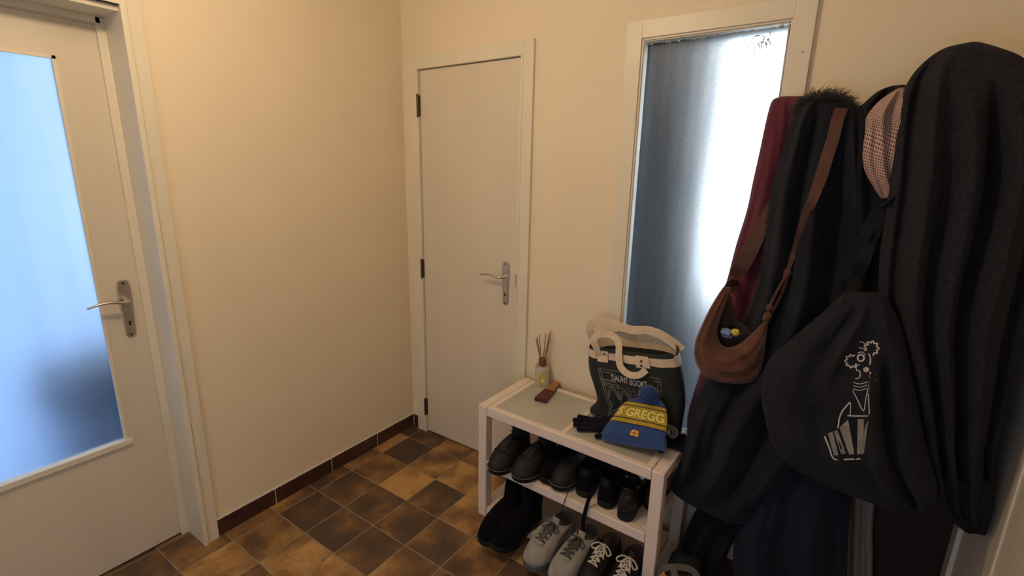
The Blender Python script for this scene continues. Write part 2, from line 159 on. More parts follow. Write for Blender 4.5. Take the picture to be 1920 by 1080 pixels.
# ---------------------------------------------------------------- materials
def mat(name, color, rough=0.6, metallic=0.0, noise=None, bump=None, sheen=0.0, spec=0.5, coat=0.0):
    """noise=(scale, amount, (sx,sy,sz)) varies the colour, bump=(scale, strength, (sx,sy,sz))"""
    m = bpy.data.materials.new(name); m.use_nodes = True
    n, l = m.node_tree.nodes, m.node_tree.links
    b = n['Principled BSDF']
    b.inputs['Base Color'].default_value = (*color, 1)
    b.inputs['Roughness'].default_value = rough
    b.inputs['Metallic'].default_value = metallic
    b.inputs['Specular IOR Level'].default_value = spec
    b.inputs['Sheen Weight'].default_value = sheen
    b.inputs['Coat Weight'].default_value = coat
    tc = n.new('ShaderNodeTexCoord')
    def nz(scale, st, detail=4):
        mp = n.new('ShaderNodeMapping'); mp.inputs['Scale'].default_value = st
        t = n.new('ShaderNodeTexNoise'); t.inputs['Scale'].default_value = scale; t.inputs['Detail'].default_value = detail
        l.new(tc.outputs['Object'], mp.inputs[0]); l.new(mp.outputs[0], t.inputs[0]); return t
    if noise:
        t = nz(noise[0], noise[2] if len(noise) > 2 else (1, 1, 1))
        r = n.new('ShaderNodeValToRGB'); a = noise[1]
        r.color_ramp.elements[0].position = 0.3; r.color_ramp.elements[1].position = 0.7
        r.color_ramp.elements[0].color = (*[c * (1 - a) for c in color], 1)
        r.color_ramp.elements[1].color = (*[min(1, c * (1 + a)) for c in color], 1)
        l.new(t.outputs[0], r.inputs[0]); l.new(r.outputs[0], b.inputs['Base Color'])
    if bump:
        t = nz(bump[0], bump[2] if len(bump) > 2 else (1, 1, 1), 3)
        bp = n.new('ShaderNodeBump'); bp.inputs['Strength'].default_value = bump[1]; bp.inputs['Distance'].default_value = 0.003
        l.new(t.outputs[0], bp.inputs['Height']); l.new(bp.outputs[0], b.inputs['Normal'])
    return m

M = {}
M['wall'] = mat('cream_wall_paint', (0.81, 0.69, 0.50), 0.75, noise=(3, 0.02), bump=(120, 0.12))
M['ceiling'] = mat('ceiling_paint', (0.80, 0.76, 0.66), 0.8)
M['door'] = mat('greyed_white_door_paint', (0.70, 0.62, 0.49), 0.42, noise=(6, 0.03, (1, 1, 0.2)), bump=(60, 0.08, (3, 3, 0.3)))
M['casing'] = mat('casing_paint', (0.76, 0.69, 0.54), 0.4, noise=(5, 0.03), bump=(80, 0.05))
M['steel'] = mat('brushed_aluminium', (0.62, 0.58, 0.52), 0.32, 1.0, noise=(40, 0.08))
M['hinge'] = mat('old_bronze_hinge', (0.10, 0.055, 0.03), 0.45, 0.7)
M['black'] = mat('black_void', (0.004, 0.004, 0.005), 0.6)
M['grout'] = mat('pale_floor_grout', (0.30, 0.24, 0.17), 0.9, noise=(30, 0.3))
M['skirt'] = mat('red_brown_baseboard_tile', (0.060, 0.026, 0.018), 0.35, noise=(9, 0.45), bump=(40, 0.1))
M['caulk'] = mat('white_caulk', (0.70, 0.66, 0.58), 0.7)
M['rack'] = mat('pinkish_white_plastic', (0.80, 0.67, 0.57), 0.45, noise=(7, 0.04), bump=(90, 0.05))
M['rack_panel'] = mat('frosted_grey_plastic_panel', (0.46, 0.44, 0.38), 0.30, noise=(5, 0.12), bump=(30, 0.08))
M['coat_black'] = mat('black_cotton_shell', (0.009, 0.0102, 0.0165), 0.85, noise=(7, 0.35), bump=(300, 0.25), sheen=0.04, spec=0.2)
M['coat_navy'] = mat('navy_wool', (0.008, 0.011, 0.022), 0.9, noise=(8, 0.3), bump=(400, 0.3), sheen=0.03, spec=0.2)
M['coat_black2'] = mat('black_wool', (0.007, 0.0072, 0.011), 0.95, noise=(8, 0.3), bump=(400, 0.3), sheen=0.02, spec=0.2)
M['wool'] = mat('charcoal_wool', (0.019, 0.0175, 0.022), 0.98, noise=(130, 0.35), bump=(350, 0.4), sheen=0.02, spec=0.15)
M['trim_wool'] = mat('black_knit_trim', (0.007, 0.006, 0.008), 0.95, bump=(350, 0.8))
M['burgundy'] = mat('burgundy_wool', (0.105, 0.009, 0.026), 0.85, noise=(30, 0.15), bump=(500, 0.3), sheen=0.2)
M['trench'] = mat('beige_grey_cotton', (0.22, 0.18, 0.16), 0.85, noise=(10, 0.15), bump=(200, 0.3))
M['tote'] = mat('black_canvas', (0.0135, 0.0135, 0.019), 0.92, noise=(12, 0.25), bump=(450, 0.4), sheen=0.03, spec=0.2)
M['suede'] = mat('rust_brown_suede', (0.095, 0.030, 0.013), 0.9, noise=(22, 0.35), bump=(160, 0.4), sheen=0.25)
M['suede_dark'] = mat('brown_leather_strap', (0.075, 0.027, 0.016), 0.65, noise=(40, 0.25))
M['lining'] = mat('dark_bag_lining', (0.02, 0.009, 0.006), 0.8)
M['print'] = mat('white_screen_print', (0.55, 0.50, 0.43), 0.7)
M['print_grey'] = mat('grey_screen_print', (0.17, 0.155, 0.135), 0.7)
M['print_letters'] = mat('worn_grey_white_print', (0.26, 0.24, 0.20), 0.7, noise=(60, 0.25))
M['fur'] = mat('black_fur', (0.006, 0.005, 0.008), 0.7, sheen=0.2)
M['green_canvas'] = mat('dark_green_canvas', (0.010, 0.014, 0.012), 0.8, noise=(14, 0.3), bump=(400, 0.3))
M['cream_canvas'] = mat('cream_cotton_webbing', (0.66, 0.52, 0.36), 0.85, noise=(60, 0.08), bump=(500, 0.4))
M['wood_reed'] = mat('reed_sticks', (0.28, 0.12, 0.05), 0.7)
M['wood_cap'] = mat('walnut_cap', (0.16, 0.055, 0.022), 0.5, noise=(30, 0.3, (1, 1, 6)))
M['label'] = mat('mustard_label', (0.55, 0.42, 0.05), 0.6)
M['label_pale'] = mat('pale_yellow_label', (0.75, 0.70, 0.25), 0.6)
M['maroon'] = mat('maroon_lacquer', (0.085, 0.012, 0.014), 0.4)
M['tan_wood'] = mat('tan_wood', (0.36, 0.17, 0.05), 0.5, noise=(20, 0.2, (1, 8, 1)))
M['leather'] = mat('black_worn_leather', (0.015, 0.014, 0.014), 0.65, noise=(25, 0.3), bump=(120, 0.2), spec=0.3)
M['leather_shiny'] = mat('black_patent_leather', (0.010, 0.009, 0.010), 0.25, bump=(60, 0.15))
M['suede_black'] = mat('black_suede', (0.0035, 0.003, 0.0045), 0.95, noise=(40, 0.3), sheen=0.01, spec=0.1)
M['rubber'] = mat('black_rubber', (0.006, 0.006, 0.007), 0.65, spec=0.3)
M['welt'] = mat('brown_welt', (0.085, 0.065, 0.05), 0.7, noise=(150, 0.6))
M['grey_suede'] = mat('grey_suede', (0.29, 0.265, 0.235), 0.95, noise=(30, 0.15), bump=(250, 0.3), sheen=0.2)
M['grey_dark'] = mat('grey_padded_lining', (0.10, 0.095, 0.095), 0.9, bump=(300, 0.4))
M['grey_lace'] = mat('grey_lace', (0.055, 0.055, 0.055), 0.9)
M['dark_lace'] = mat('dark_waxed_lace', (0.035, 0.033, 0.032), 0.5)
M['white_lace'] = mat('white_lace', (0.60, 0.54, 0.47), 0.85)
M['brown_shoe'] = mat('dark_red_brown_leather', (0.05, 0.014, 0.010), 0.45)
M['insole'] = mat('taupe_insole', (0.13, 0.10, 0.08), 0.9)
M['glove'] = mat('dark_navy_knit', (0.006, 0.007, 0.017), 0.95, bump=(250, 0.6), sheen=0.03, spec=0.15)
M['wall_shadow'] = M['wall']
M['strap_grey'] = mat('grey_webbing', (0.10, 0.085, 0.075), 0.85, bump=(400, 0.4))
M['yellow_tag'] = mat('ochre_tag', (0.35, 0.18, 0.03), 0.7)
M['backpack'] = mat('dark_blue_grey_nylon', (0.008, 0.009, 0.013), 0.8, bump=(300, 0.3))
M['foil_blue'] = mat('blue_white_wrapper', (0.18, 0.28, 0.50), 0.3, noise=(60, 0.9))
M['foil_yellow'] = mat('yellow_wrapper', (0.60, 0.42, 0.04), 0.3, noise=(50, 0.6))
M['outside_wall'] = mat('grey_brown_render', (0.085, 0.088, 0.095), 0.9, noise=(5, 0.6, (1, 1, 0.25)))
M['planter'] = mat('blue_grey_planter', (0.09, 0.15, 0.27), 0.9)
M['outside_dark'] = mat('dark_brown_post', (0.02, 0.02, 0.022), 0.9)
M['outside_blue'] = mat('pale_blue_render', (0.40, 0.52, 0.72), 0.9)
M['letters_yellow'] = mat('pale_yellow_knit', (0.78, 0.70, 0.24), 0.9)
M['emblem_orange'] = mat('orange_embroidery', (0.80, 0.38, 0.03), 0.8)

def glass_mat(name, tint, rough, streak):
    m = bpy.data.materials.new(name); m.use_nodes = True
    n, l = m.node_tree.nodes, m.node_tree.links
    b = n['Principled BSDF']
    b.inputs['Transmission Weight'].default_value = 1.0
    b.inputs['IOR'].default_value = 1.33
    b.inputs['Roughness'].default_value = rough
    tc = n.new('ShaderNodeTexCoord'); mp = n.new('ShaderNodeMapping'); mp.inputs['Scale'].default_value = (9, 9, 0.7)
    t = n.new('ShaderNodeTexNoise'); t.inputs['Scale'].default_value = 2.2; t.inputs['Detail'].default_value = 6
    r = n.new('ShaderNodeValToRGB')
    r.color_ramp.elements[0].position = 0.3; r.color_ramp.elements[1].position = 0.7
    r.color_ramp.elements[0].color = (*[c * (1 - streak) for c in tint], 1)
    r.color_ramp.elements[1].color = (*tint, 1)
    l.new(tc.outputs['Object'], mp.inputs[0]); l.new(mp.outputs[0], t.inputs[0]); l.new(t.outputs[0], r.inputs[0])
    # specks of dirt and droplets on the pane
    v = n.new('ShaderNodeTexNoise'); v.inputs['Scale'].default_value = 140; v.inputs['Detail'].default_value = 2
    l.new(tc.outputs['Object'], v.inputs[0])
    vr = n.new('ShaderNodeValToRGB'); vr.color_ramp.elements[0].position = 0.60; vr.color_ramp.elements[1].position = 0.68
    l.new(v.outputs[0], vr.inputs[0])
    mx = n.new('ShaderNodeMixRGB'); mx.blend_type = 'MULTIPLY'; mx.inputs[0].default_value = 0.0
    mx.inputs[2].default_value = (0.55, 0.6, 0.65, 1)
    sm = n.new('ShaderNodeMath'); sm.operation = 'MULTIPLY'; sm.inputs[1].default_value = 0.8 if streak > 0.15 else 0.0
    l.new(vr.outputs[0], sm.inputs[0]); l.new(sm.outputs[0], mx.inputs[0])
    l.new(r.outputs[0], mx.inputs[1]); l.new(mx.outputs[0], b.inputs['Base Color'])
    return m
M['glass_window'] = glass_mat('frosted_dirty_glass', (0.95, 0.97, 1.0), 0.42, 0.35)
M['glass_door'] = glass_mat('frosted_blue_glass', (0.95, 0.98, 1.0), 0.5, 0.10)

# bobble hat: bands along v, ribs along u
def hat_mat(name, bands):
    m = bpy.data.materials.new(name); m.use_nodes = True
    n, l = m.node_tree.nodes, m.node_tree.links
    b = n['Principled BSDF']; b.inputs['Roughness'].default_value = 0.95; b.inputs['Sheen Weight'].default_value = 0.2
    uv = n.new('ShaderNodeUVMap'); sp = n.new('ShaderNodeSeparateXYZ'); l.new(uv.outputs[0], sp.inputs[0])
    r = n.new('ShaderNodeValToRGB'); r.color_ramp.interpolation = 'CONSTANT'
    el = r.color_ramp.elements
    el[0].position = 0; el[0].color = (*bands[0][1], 1)
    el[1].position = bands[1][0] if len(bands) > 1 else 1; el[1].color = (*bands[min(1, len(bands) - 1)][1], 1)
    for p, c in bands[2:]:
        q = el.new(p); q.color = (*c, 1)
    l.new(sp.outputs['Y'], r.inputs[0]); l.new(r.outputs[0], b.inputs['Base Color'])
    w = n.new('ShaderNodeMath'); w.operation = 'MULTIPLY'; w.inputs[1].default_value = 260
    s = n.new('ShaderNodeMath'); s.operation = 'SINE'
    l.new(sp.outputs['X'], w.inputs[0]); l.new(w.outputs[0], s.inputs[0])
    bp = n.new('ShaderNodeBump'); bp.inputs['Strength'].default_value = 0.5; bp.inputs['Distance'].default_value = 0.003
    l.new(s.outputs[0], bp.inputs['Height']); l.new(bp.outputs[0], b.inputs['Normal'])
    return m
BLUE = (0.020, 0.065, 0.22); YEL = (0.50, 0.34, 0.018); DNV = (0.008, 0.012, 0.035)
# uv y runs 0 at the brim to 1 at the crown
M['hat'] = hat_mat('blue_and_yellow_knit', [(0, BLUE), (0.35, DNV), (0.37, YEL), (0.44, DNV), (0.46, YEL), (0.71, DNV), (0.73, YEL), (0.80, DNV), (0.815, BLUE)])
M['hat_blue'] = hat_mat('blue_rib_knit', [(0, BLUE)])
M['pom'] = mat('blue_wool_pompom', (0.014, 0.045, 0.17), 1.0, bump=(90, 1.0), sheen=0.3)

# checked scarf
def check_mat():
    m = bpy.data.materials.new('pink_and_brown_check_weave'); m.use_nodes = True
    n, l = m.node_tree.nodes, m.node_tree.links
    b = n['Principled BSDF']; b.inputs['Roughness'].default_value = 0.95
    uv = n.new('ShaderNodeUVMap'); mp = n.new('ShaderNodeMapping'); mp.inputs['Scale'].default_value = (22, 50, 1); mp.inputs['Rotation'].default_value = (0, 0, 0.25)
    l.new(uv.outputs[0], mp.inputs[0])
    sp = n.new('ShaderNodeSeparateXYZ'); l.new(mp.outputs[0], sp.inputs[0])
    outs = []
    for ax in ('X', 'Y'):
        a = n.new('ShaderNodeMath'); a.operation = 'MULTIPLY'; a.inputs[1].default_value = 6.283
        s = n.new('ShaderNodeMath'); s.operation = 'SINE'
        l.new(sp.outputs[ax], a.inputs[0]); l.new(a.outputs[0], s.inputs[0]); outs.append(s)
    mx = n.new('ShaderNodeMath'); mx.operation = 'MINIMUM'
    l.new(outs[0].outputs[0], mx.inputs[0]); l.new(outs[1].outputs[0], mx.inputs[1])
    r = n.new('ShaderNodeValToRGB')
    r.color_ramp.elements[0].position = -0.0; r.color_ramp.elements[1].position = 0.16
    r.color_ramp.elements[0].color = (0.50, 0.33, 0.27, 1); r.color_ramp.elements[1].color = (0.035, 0.018, 0.02, 1)
    l.new(mx.outputs[0], r.inputs[0]); l.new(r.outputs[0], b.inputs['Base Color'])
    bp = n.new('ShaderNodeBump'); bp.inputs['Strength'].default_value = 0.3; bp.inputs['Distance'].default_value = 0.002
    l.new(mx.outputs[0], bp.inputs['Height']); l.new(bp.outputs[0], b.inputs['Normal'])
    return m
M['check'] = check_mat()

def tile_mat():
    m = bpy.data.materials.new('rustic_brown_floor_tile'); m.use_nodes = True
    n, l = m.node_tree.nodes, m.node_tree.links
    b = n['Principled BSDF']; b.inputs['Roughness'].default_value = 0.5; b.inputs['Specular IOR Level'].default_value = 0.35
    at = n.new('ShaderNodeAttribute'); at.attribute_name = 'tone'
    sep = n.new('ShaderNodeSeparateColor'); l.new(at.outputs['Color'], sep.inputs[0])
    tc = n.new('ShaderNodeTexCoord')
    off = n.new('ShaderNodeVectorMath'); off.operation = 'MULTIPLY_ADD'
    cmb = n.new('ShaderNodeCombineXYZ'); l.new(sep.outputs['Green'], cmb.inputs[0]); l.new(sep.outputs['Blue'], cmb.inputs[1]); l.new(sep.outputs['Green'], cmb.inputs[2])
    l.new(cmb.outputs[0], off.inputs[0]); off.inputs[1].default_value = (7, 9, 5); l.new(tc.outputs['Object'], off.inputs[2])
    t1 = n.new('ShaderNodeTexNoise'); t1.inputs['Scale'].default_value = 6.5; t1.inputs['Detail'].default_value = 2
    t2 = n.new('ShaderNodeTexNoise'); t2.inputs['Scale'].default_value = 55; t2.inputs['Detail'].default_value = 6; t2.inputs['Roughness'].default_value = 0.7
    l.new(off.outputs[0], t1.inputs[0]); l.new(off.outputs[0], t2.inputs[0])
    a = n.new('ShaderNodeMath'); a.operation = 'MULTIPLY_ADD'; a.inputs[1].default_value = 1.9; a.inputs[2].default_value = -0.95
    l.new(t1.outputs[0], a.inputs[0])
    c = n.new('ShaderNodeMath'); c.operation = 'ADD'; l.new(a.outputs[0], c.inputs[0]); l.new(sep.outputs['Red'], c.inputs[1])
    d = n.new('ShaderNodeMath'); d.operation = 'MULTIPLY_ADD'; d.inputs[1].default_value = 0.6; d.inputs[2].default_value = -0.3
    l.new(t2.outputs[0], d.inputs[0])
    s = n.new('ShaderNodeMath'); s.operation = 'ADD'; s.use_clamp = True; l.new(c.outputs[0], s.inputs[0]); l.new(d.outputs[0], s.inputs[1])
    r = n.new('ShaderNodeValToRGB'); el = r.color_ramp.elements
    el[0].position = 0.0; el[0].color = (0.078, 0.050, 0.033, 1)
    el[1].position = 1.0; el[1].color = (0.50, 0.29, 0.105, 1)
    q = el.new(0.35); q.color = (0.15, 0.082, 0.040, 1)
    q = el.new(0.68); q.color = (0.29, 0.155, 0.058, 1)
    l.new(s.outputs[0], r.inputs[0]); l.new(r.outputs[0], b.inputs['Base Color'])
    bp = n.new('ShaderNodeBump'); bp.inputs['Strength'].default_value = 0.5; bp.inputs['Distance'].default_value = 0.003
    l.new(t2.outputs[0], bp.inputs['Height']); l.new(bp.outputs[0], b.inputs['Normal'])
    return m
M['tile'] = tile_mat()

# ---------------------------------------------------------------- object helpers
def obj(name, bm, m, parent=None, smooth=False, bevel=0.0, sub=0):
    me = bpy.data.meshes.new(name)
    bm.to_mesh(me); bm.free()
    for x in (m if isinstance(m, (list, tuple)) else [m]): me.materials.append(x)
    if smooth:
        for p in me.polygons: p.use_smooth = True
    o = bpy.data.objects.new(name, me); col.objects.link(o)
    if parent is not None: o.parent = parent
    if bevel:
        b = o.modifiers.new('bevel', 'BEVEL'); b.width = bevel; b.segments = 2; b.limit_method = 'ANGLE'; b.angle_limit = 0.7
    if sub:
        s = o.modifiers.new('subsurf', 'SUBSURF'); s.levels = sub; s.render_levels = sub
    return o

def thing(name, label, cat, loc=(0, 0, 0), rotz=0, group=None):
    o = bpy.data.objects.new(name, None); col.objects.link(o)
    o.empty_display_size = 0.05
    o.location = loc; o.rotation_euler = (0, 0, rotz)
    return tag(o, label, cat, group)

def tag(o, label, cat, group=None):
    o['label'] = label; o['category'] = cat
    if group: o['group'] = group
    return o

def struct(name, bm, m, parent=None, label=None, **k):
    o = obj(name, bm, m, parent, **k)
    if parent is None: o['kind'] = 'structure'
    if label: o['label'] = label
    return o

def box(bm, a, b, mi=0):
    x0, y0, z0 = a; x1, y1, z1 = b
    vs = [bm.verts.new(p) for p in ((x0, y0, z0), (x1, y0, z0), (x1, y1, z0), (x0, y1, z0), (x0, y0, z1), (x1, y0, z1), (x1, y1, z1), (x0, y1, z1))]
    for f in ((3, 2, 1, 0), (4, 5, 6, 7), (0, 1, 5, 4), (1, 2, 6, 5), (2, 3, 7, 6), (3, 0, 4, 7)):
        bm.faces.new([vs[i] for i in f]).material_index = mi
    return vs

def boxes(*bs):
    bm = bmesh.new()
    for a, b in bs: box(bm, a, b)
    return bm

def tube(bm, pts, rad, seg=8, flat=1.0, closed=False):
    """tube through points; rad number or function of t; flat squashes the section"""
    pts = [V(p) for p in pts]; n = len(pts); rings = []
    up = V((0.13, 0.21, 0.97))
    for i, p in enumerate(pts):
        a = pts[max(i - 1, 0)]; b = pts[min(i + 1, n - 1)]
        t = (b - a).normalized() if (b - a).length > 1e-9 else V((0, 0, 1))
        s = t.cross(up)
        if s.length < 1e-3: s = t.cross(V((1, 0, 0)))
        s.normalize(); q = s.cross(t)
        r = rad(i / (n - 1)) if callable(rad) else rad
        rings.append([bm.verts.new(p + s * math.cos(2 * PI * k / seg) * r + q * math.sin(2 * PI * k / seg) * r * flat) for k in range(seg)])
    for i in range(n - 1):
        for k in range(seg):
            bm.faces.new((rings[i][k], rings[i][(k + 1) % seg], rings[i + 1][(k + 1) % seg], rings[i + 1][k]))
    bm.faces.new(list(reversed(rings[0]))); bm.faces.new(rings[-1])
    return bm

def ribbon(bm, pts, w, th=0.003, nrm=(0, -1, 0), n=None):
    """flat strap; w number or function"""
    P = spline(pts, n or len(pts) * 6); nn = V(nrm); rows = []
    for i, p in enumerate(P):
        t = (P[min(i + 1, len(P) - 1)] - P[max(i - 1, 0)]).normalized()
        f = i / (len(P) - 1)
        nv = nn(f) if callable(nn) else nn
        s = t.cross(nv)
        if s.length < 1e-4: s = t.cross(V((0, 0, 1)))
        s.normalize(); q = s.cross(t).normalized()
        hw = (w(f) if callable(w) else w) / 2
        rows.append([bm.verts.new(p + s * hw + q * th / 2), bm.verts.new(p - s * hw + q * th / 2),
                     bm.verts.new(p - s * hw - q * th / 2), bm.verts.new(p + s * hw - q * th / 2)])
    for a, b in zip(rows, rows[1:]):
        for k in range(4):
            bm.faces.new((a[k], a[(k + 1) % 4], b[(k + 1) % 4], b[k]))
    bm.faces.new(list(reversed(rows[0]))); bm.faces.new(rows[-1])
    bmesh.ops.recalc_face_normals(bm, faces=bm.faces)
    return bm

def lathe(bm, prof, c=(0, 0, 0), seg=24):
    rings = []
    for r, z in prof:
        rings.append([bm.verts.new((c[0] + r * math.cos(2 * PI * k / seg), c[1] + r * math.sin(2 * PI * k / seg), c[2] + z)) for k in range(seg)])
    for a, b in zip(rings, rings[1:]):
        for k in range(seg): bm.faces.new((a[k], a[(k + 1) % seg], b[(k + 1) % seg], b[k]))
    bm.faces.new(list(reversed(rings[0]))); bm.faces.new(rings[-1])
    return bm

def stroke_on(bm, fn, pts, w, th=0.0012, nrm=(0, -1, 0)):
    return ribbon(bm, [fn(a, b) for a, b in pts], w, th, nrm, n=max(2, (len(pts) - 1) * 4))

def text_mesh(s, fn, bold=0.0, th=0.0):
    """text laid over a surface: fn(x 0..1, y 0..1) -> point; returns bmesh"""
    cu = bpy.data.curves.new('txt', 'FONT'); cu.body = s; cu.offset = bold; cu.resolution_u = 3
    o = bpy.data.objects.new('txt', cu); col.objects.link(o)
    dg = C.evaluated_depsgraph_get(); dg.update()
    me = bpy.data.meshes.new_from_object(o.evaluated_get(dg))
    bm = bmesh.new(); bm.from_mesh(me)
    bpy.data.objects.remove(o); bpy.data.meshes.remove(me); bpy.data.curves.remove(cu)
    xs = [v.co.x for v in bm.verts]; ys = [v.co.y for v in bm.verts]
    x0, x1, y0, y1 = min(xs), max(xs), min(ys), max(ys)
    for v in bm.verts:
        v.co = fn((v.co.x - x0) / (x1 - x0), (v.co.y - y0) / (y1 - y0))
    return bm

# ---------------------------------------------------------------- room shell
S = 0.2045
RX = 2.49           # right wall
FY = -3.3           # wall behind the camera
CZ = 2.60
# floor: separately laid square tiles over grout
bm = bmesh.new()
tone = bm.loops.layers.color.new('tone')
box(bm, (-0.20, FY, -0.05), (RX, 0.12, -0.0015), 1)
X0, Y0 = 0.0827, -0.1232
TONES = {(-1, -1): .35, (0, -1): .38, (1, -1): .62, (2, -1): .55, (-1, 0): .72, (0, 0): .15, (1, 0): .62, (2, 0): .75, (-1, 1): .55, (0, 1): .55, (1, 1): .82, (2, 1): .42,
         (3, 0): .7, (3, 1): .72, (-1, 2): .3, (0, 2): .25, (1, 2): .45, (2, 2): .38, (3, 2): .45, (4, 2): .55, (5, 2): .35, (-1, 3): .55, (0, 3): .15, (1, 3): .33,
         (2, 3): .38, (3, 3): .62, (4, 3): .5, (-1, 4): .55, (0, 4): .55, (1, 4): .72, (2, 4): .7, (-1, 5): .6, (0, 5): .65, (1, 5): .55, (-1, 6): .35, (0, 6): .4, (4, 1): .5, (5, 1): .7}
g = 0.0022
for i in range(-2, 12):
    for j in range(-1, 16):
        xa, xb = max(X0 + i * S + g, -0.158), min(X0 + (i + 1) * S - g, RX)
        ya, yb = max(Y0 - (j + 1) * S + g, FY), min(Y0 - j * S - g, 0)
        if xb - xa < 0.01 or yb - ya < 0.01: continue
        t = min(1, .12 + 1.08 * TONES.get((i, j), random.uniform(.3, .7))); ra, rb = random.random(), random.random()
        vs = [bm.verts.new(p) for p in ((xa, ya, -0.0012), (xb, ya, -0.0012), (xb, yb, -0.0012), (xa, yb, -0.0012))]
        e = 0.0025
        top = [bm.verts.new(p) for p in ((xa + e, ya + e, 0), (xb - e, ya + e, 0), (xb - e, yb - e, 0), (xa + e, yb - e, 0))]
        fs = [bm.faces.new(top)] + [bm.faces.new((vs[k], vs[(k + 1) % 4], top[(k + 1) % 4], top[k])) for k in range(4)]
        for f in fs:
            for l_ in f.loops: l_[tone] = (t, ra, rb, 1)
struct('floor', bm, [M['tile'], M['grout']])

# left wall with the glazed door opening
dy0, dy1, dz = -2.075, -1.23, 2.058
struct('wall_left', boxes(((-0.16, dy1 + .018, 0), (0, 0.12, CZ)), ((-0.16, FY, 0), (0, dy0, CZ)), ((-0.16, dy0, dz), (0, dy1, CZ))), M['wall'])
# back wall with small door and window openings
wx0, wx1, wz0, wz1 = 1.305, 1.806, 0.42, 2.058
struct('wall_back', boxes(((0, 0, 0), (0.11, 0.12, CZ)), ((0.11, 0, 2.075), (0.775, 0.12, CZ)), ((0.775, 0, 0), (wx0, 0.12, CZ)),
                          ((wx0, 0, wz1), (wx1, 0.12, CZ)), ((wx0, 0, 0), (wx1, 0.12, wz0)), ((wx1, 0, 0), (RX + 0.12, 0.12, CZ))), M['wall'])
struct('wall_right', boxes(((RX, FY, 0), (RX + 0.12, 0.0, CZ))), M['wall'])
struct('wall_front', boxes(((-0.16, FY - 0.12, 0), (0.90, FY, CZ)), ((2.20, FY - 0.12, 0), (RX + 0.12, FY, CZ)), ((0.90, FY - 0.12, 0), (2.20, FY, 0.30)), ((0.90, FY - 0.12, 1.55), (2.20, FY, CZ))), M['wall'])
struct('assumed_rear_window', boxes(((0.90, FY - 0.08, 0.30), (0.95, FY, 1.55)), ((2.15, FY - 0.08, 0.30), (2.20, FY, 1.55)), ((0.95, FY - 0.08, 0.30), (2.15, FY, 0.35)), ((0.95, FY - 0.08, 1.50), (2.15, FY, 1.55)), ((1.53, FY - 0.08, 0.35), (1.57, FY - .02, 1.50))), M['casing'])  # unseen window, assumed here to let in the cool low daylight
struct('ceiling', boxes(((-0.16, FY - 0.12, CZ), (RX + 0.12, 0.12, CZ + 0.1))), M['ceiling'])

# baseboards of dark tile with pale joints
bm = bmesh.new()
js = [0.0, -0.295, -0.600, -0.908, -1.168]
for a, b in zip(js, js[1:]):
    box(bm, (0, b + (0.002 if b != js[-1] else 0), 0), (0.009, a - 0.002, 0.077))
    if b != js[-1]: box(bm, (0.001, b - .002, 0), (0.0088, b + .002, 0.077), 2)
box(bm, (0, -1.168, 0), (0.006, 0, 0.074), 1)
box(bm, (0, -1.168, 0.077), (0.007, 0, 0.0795), 2)
struct('baseboard_left', bm, [M['skirt'], M['grout'], M['caulk']])
bm = bmesh.new()
box(bm, (0.013, -0.009, 0), (0.052, 0, 0.077)); box(bm, (0.009, -0.009, 0), (0.013, 0, 0.077), 2); box(bm, (0.004, -0.006, 0), (0.052, 0, 0.079), 2)
struct('baseboard_back', bm, [M['skirt'], M['grout'], M['caulk']])
bm = bmesh.new()
for k in range(5):
    box(bm, (0.83 + k * .085, -0.009, 0), (0.912 + k * .085, 0, 0.077))
box(bm, (0.83, -0.006, 0), (1.24, 0, 0.079), 1)
for k in range(3):
    box(bm, (1.872 + k * .205, -0.009, 0), (min(2.074 + k * .205, RX), 0, 0.077))
struct('baseboard_back_east', bm, [M['skirt'], M['caulk']])

# casing round the glazed door: outer band, bead, jamb lining
def frame_yz(x0, x1, yA, yB, z, w, side=1):
    """three sided frame in the left wall plane; opening yA..yB, height z, width w"""
    return [((x0, yB, 0), (x1, yB + w, z + w)), ((x0, yA - w, 0), (x1, yA, z + w)), ((x0, yA, z), (x1, yB, z + w))]
bm = bmesh.new()
for a, b in frame_yz(0, 0.016, dy0, dy1, dz, 0.060): box(bm, a, b)
for a, b in frame_yz(0, 0.022, dy0, dy1, dz, 0.016): box(bm, a, b)
for a, b in frame_yz(0, 0.019, dy0 - 0.02, dy1 + 0.02, dz + 0.02, 0.004): box(bm, a, b)
# lining of the opening and door stop
box(bm, (-0.16, dy1 - .0005, 0), (0.018, dy1 + .0185, dz)); box(bm, (-0.16, dy0, 0), (0.0, dy0 + 0.018, dz)); box(bm, (-0.16, dy0, dz - 0.018), (0.0, dy1, dz))
box(bm, (-0.142, dy1 - 0.026, 0), (-0.128, dy1 + 0.002, dz - 0.02)); box(bm, (-0.185, dy1 - 0.022, 0), (-0.143, dy1 + 0.002, dz - 0.02)); box(bm, (-0.142, dy0 + 0.012, dz - 0.040), (-0.128, dy1 - 0.012, dz - 0.018)); box(bm, (-0.185, dy0 + 0.012, 2.014), (-0.143, dy1 - 0.012, dz))
struct('trim_1', bm, M['casing'], bevel=0.0012)

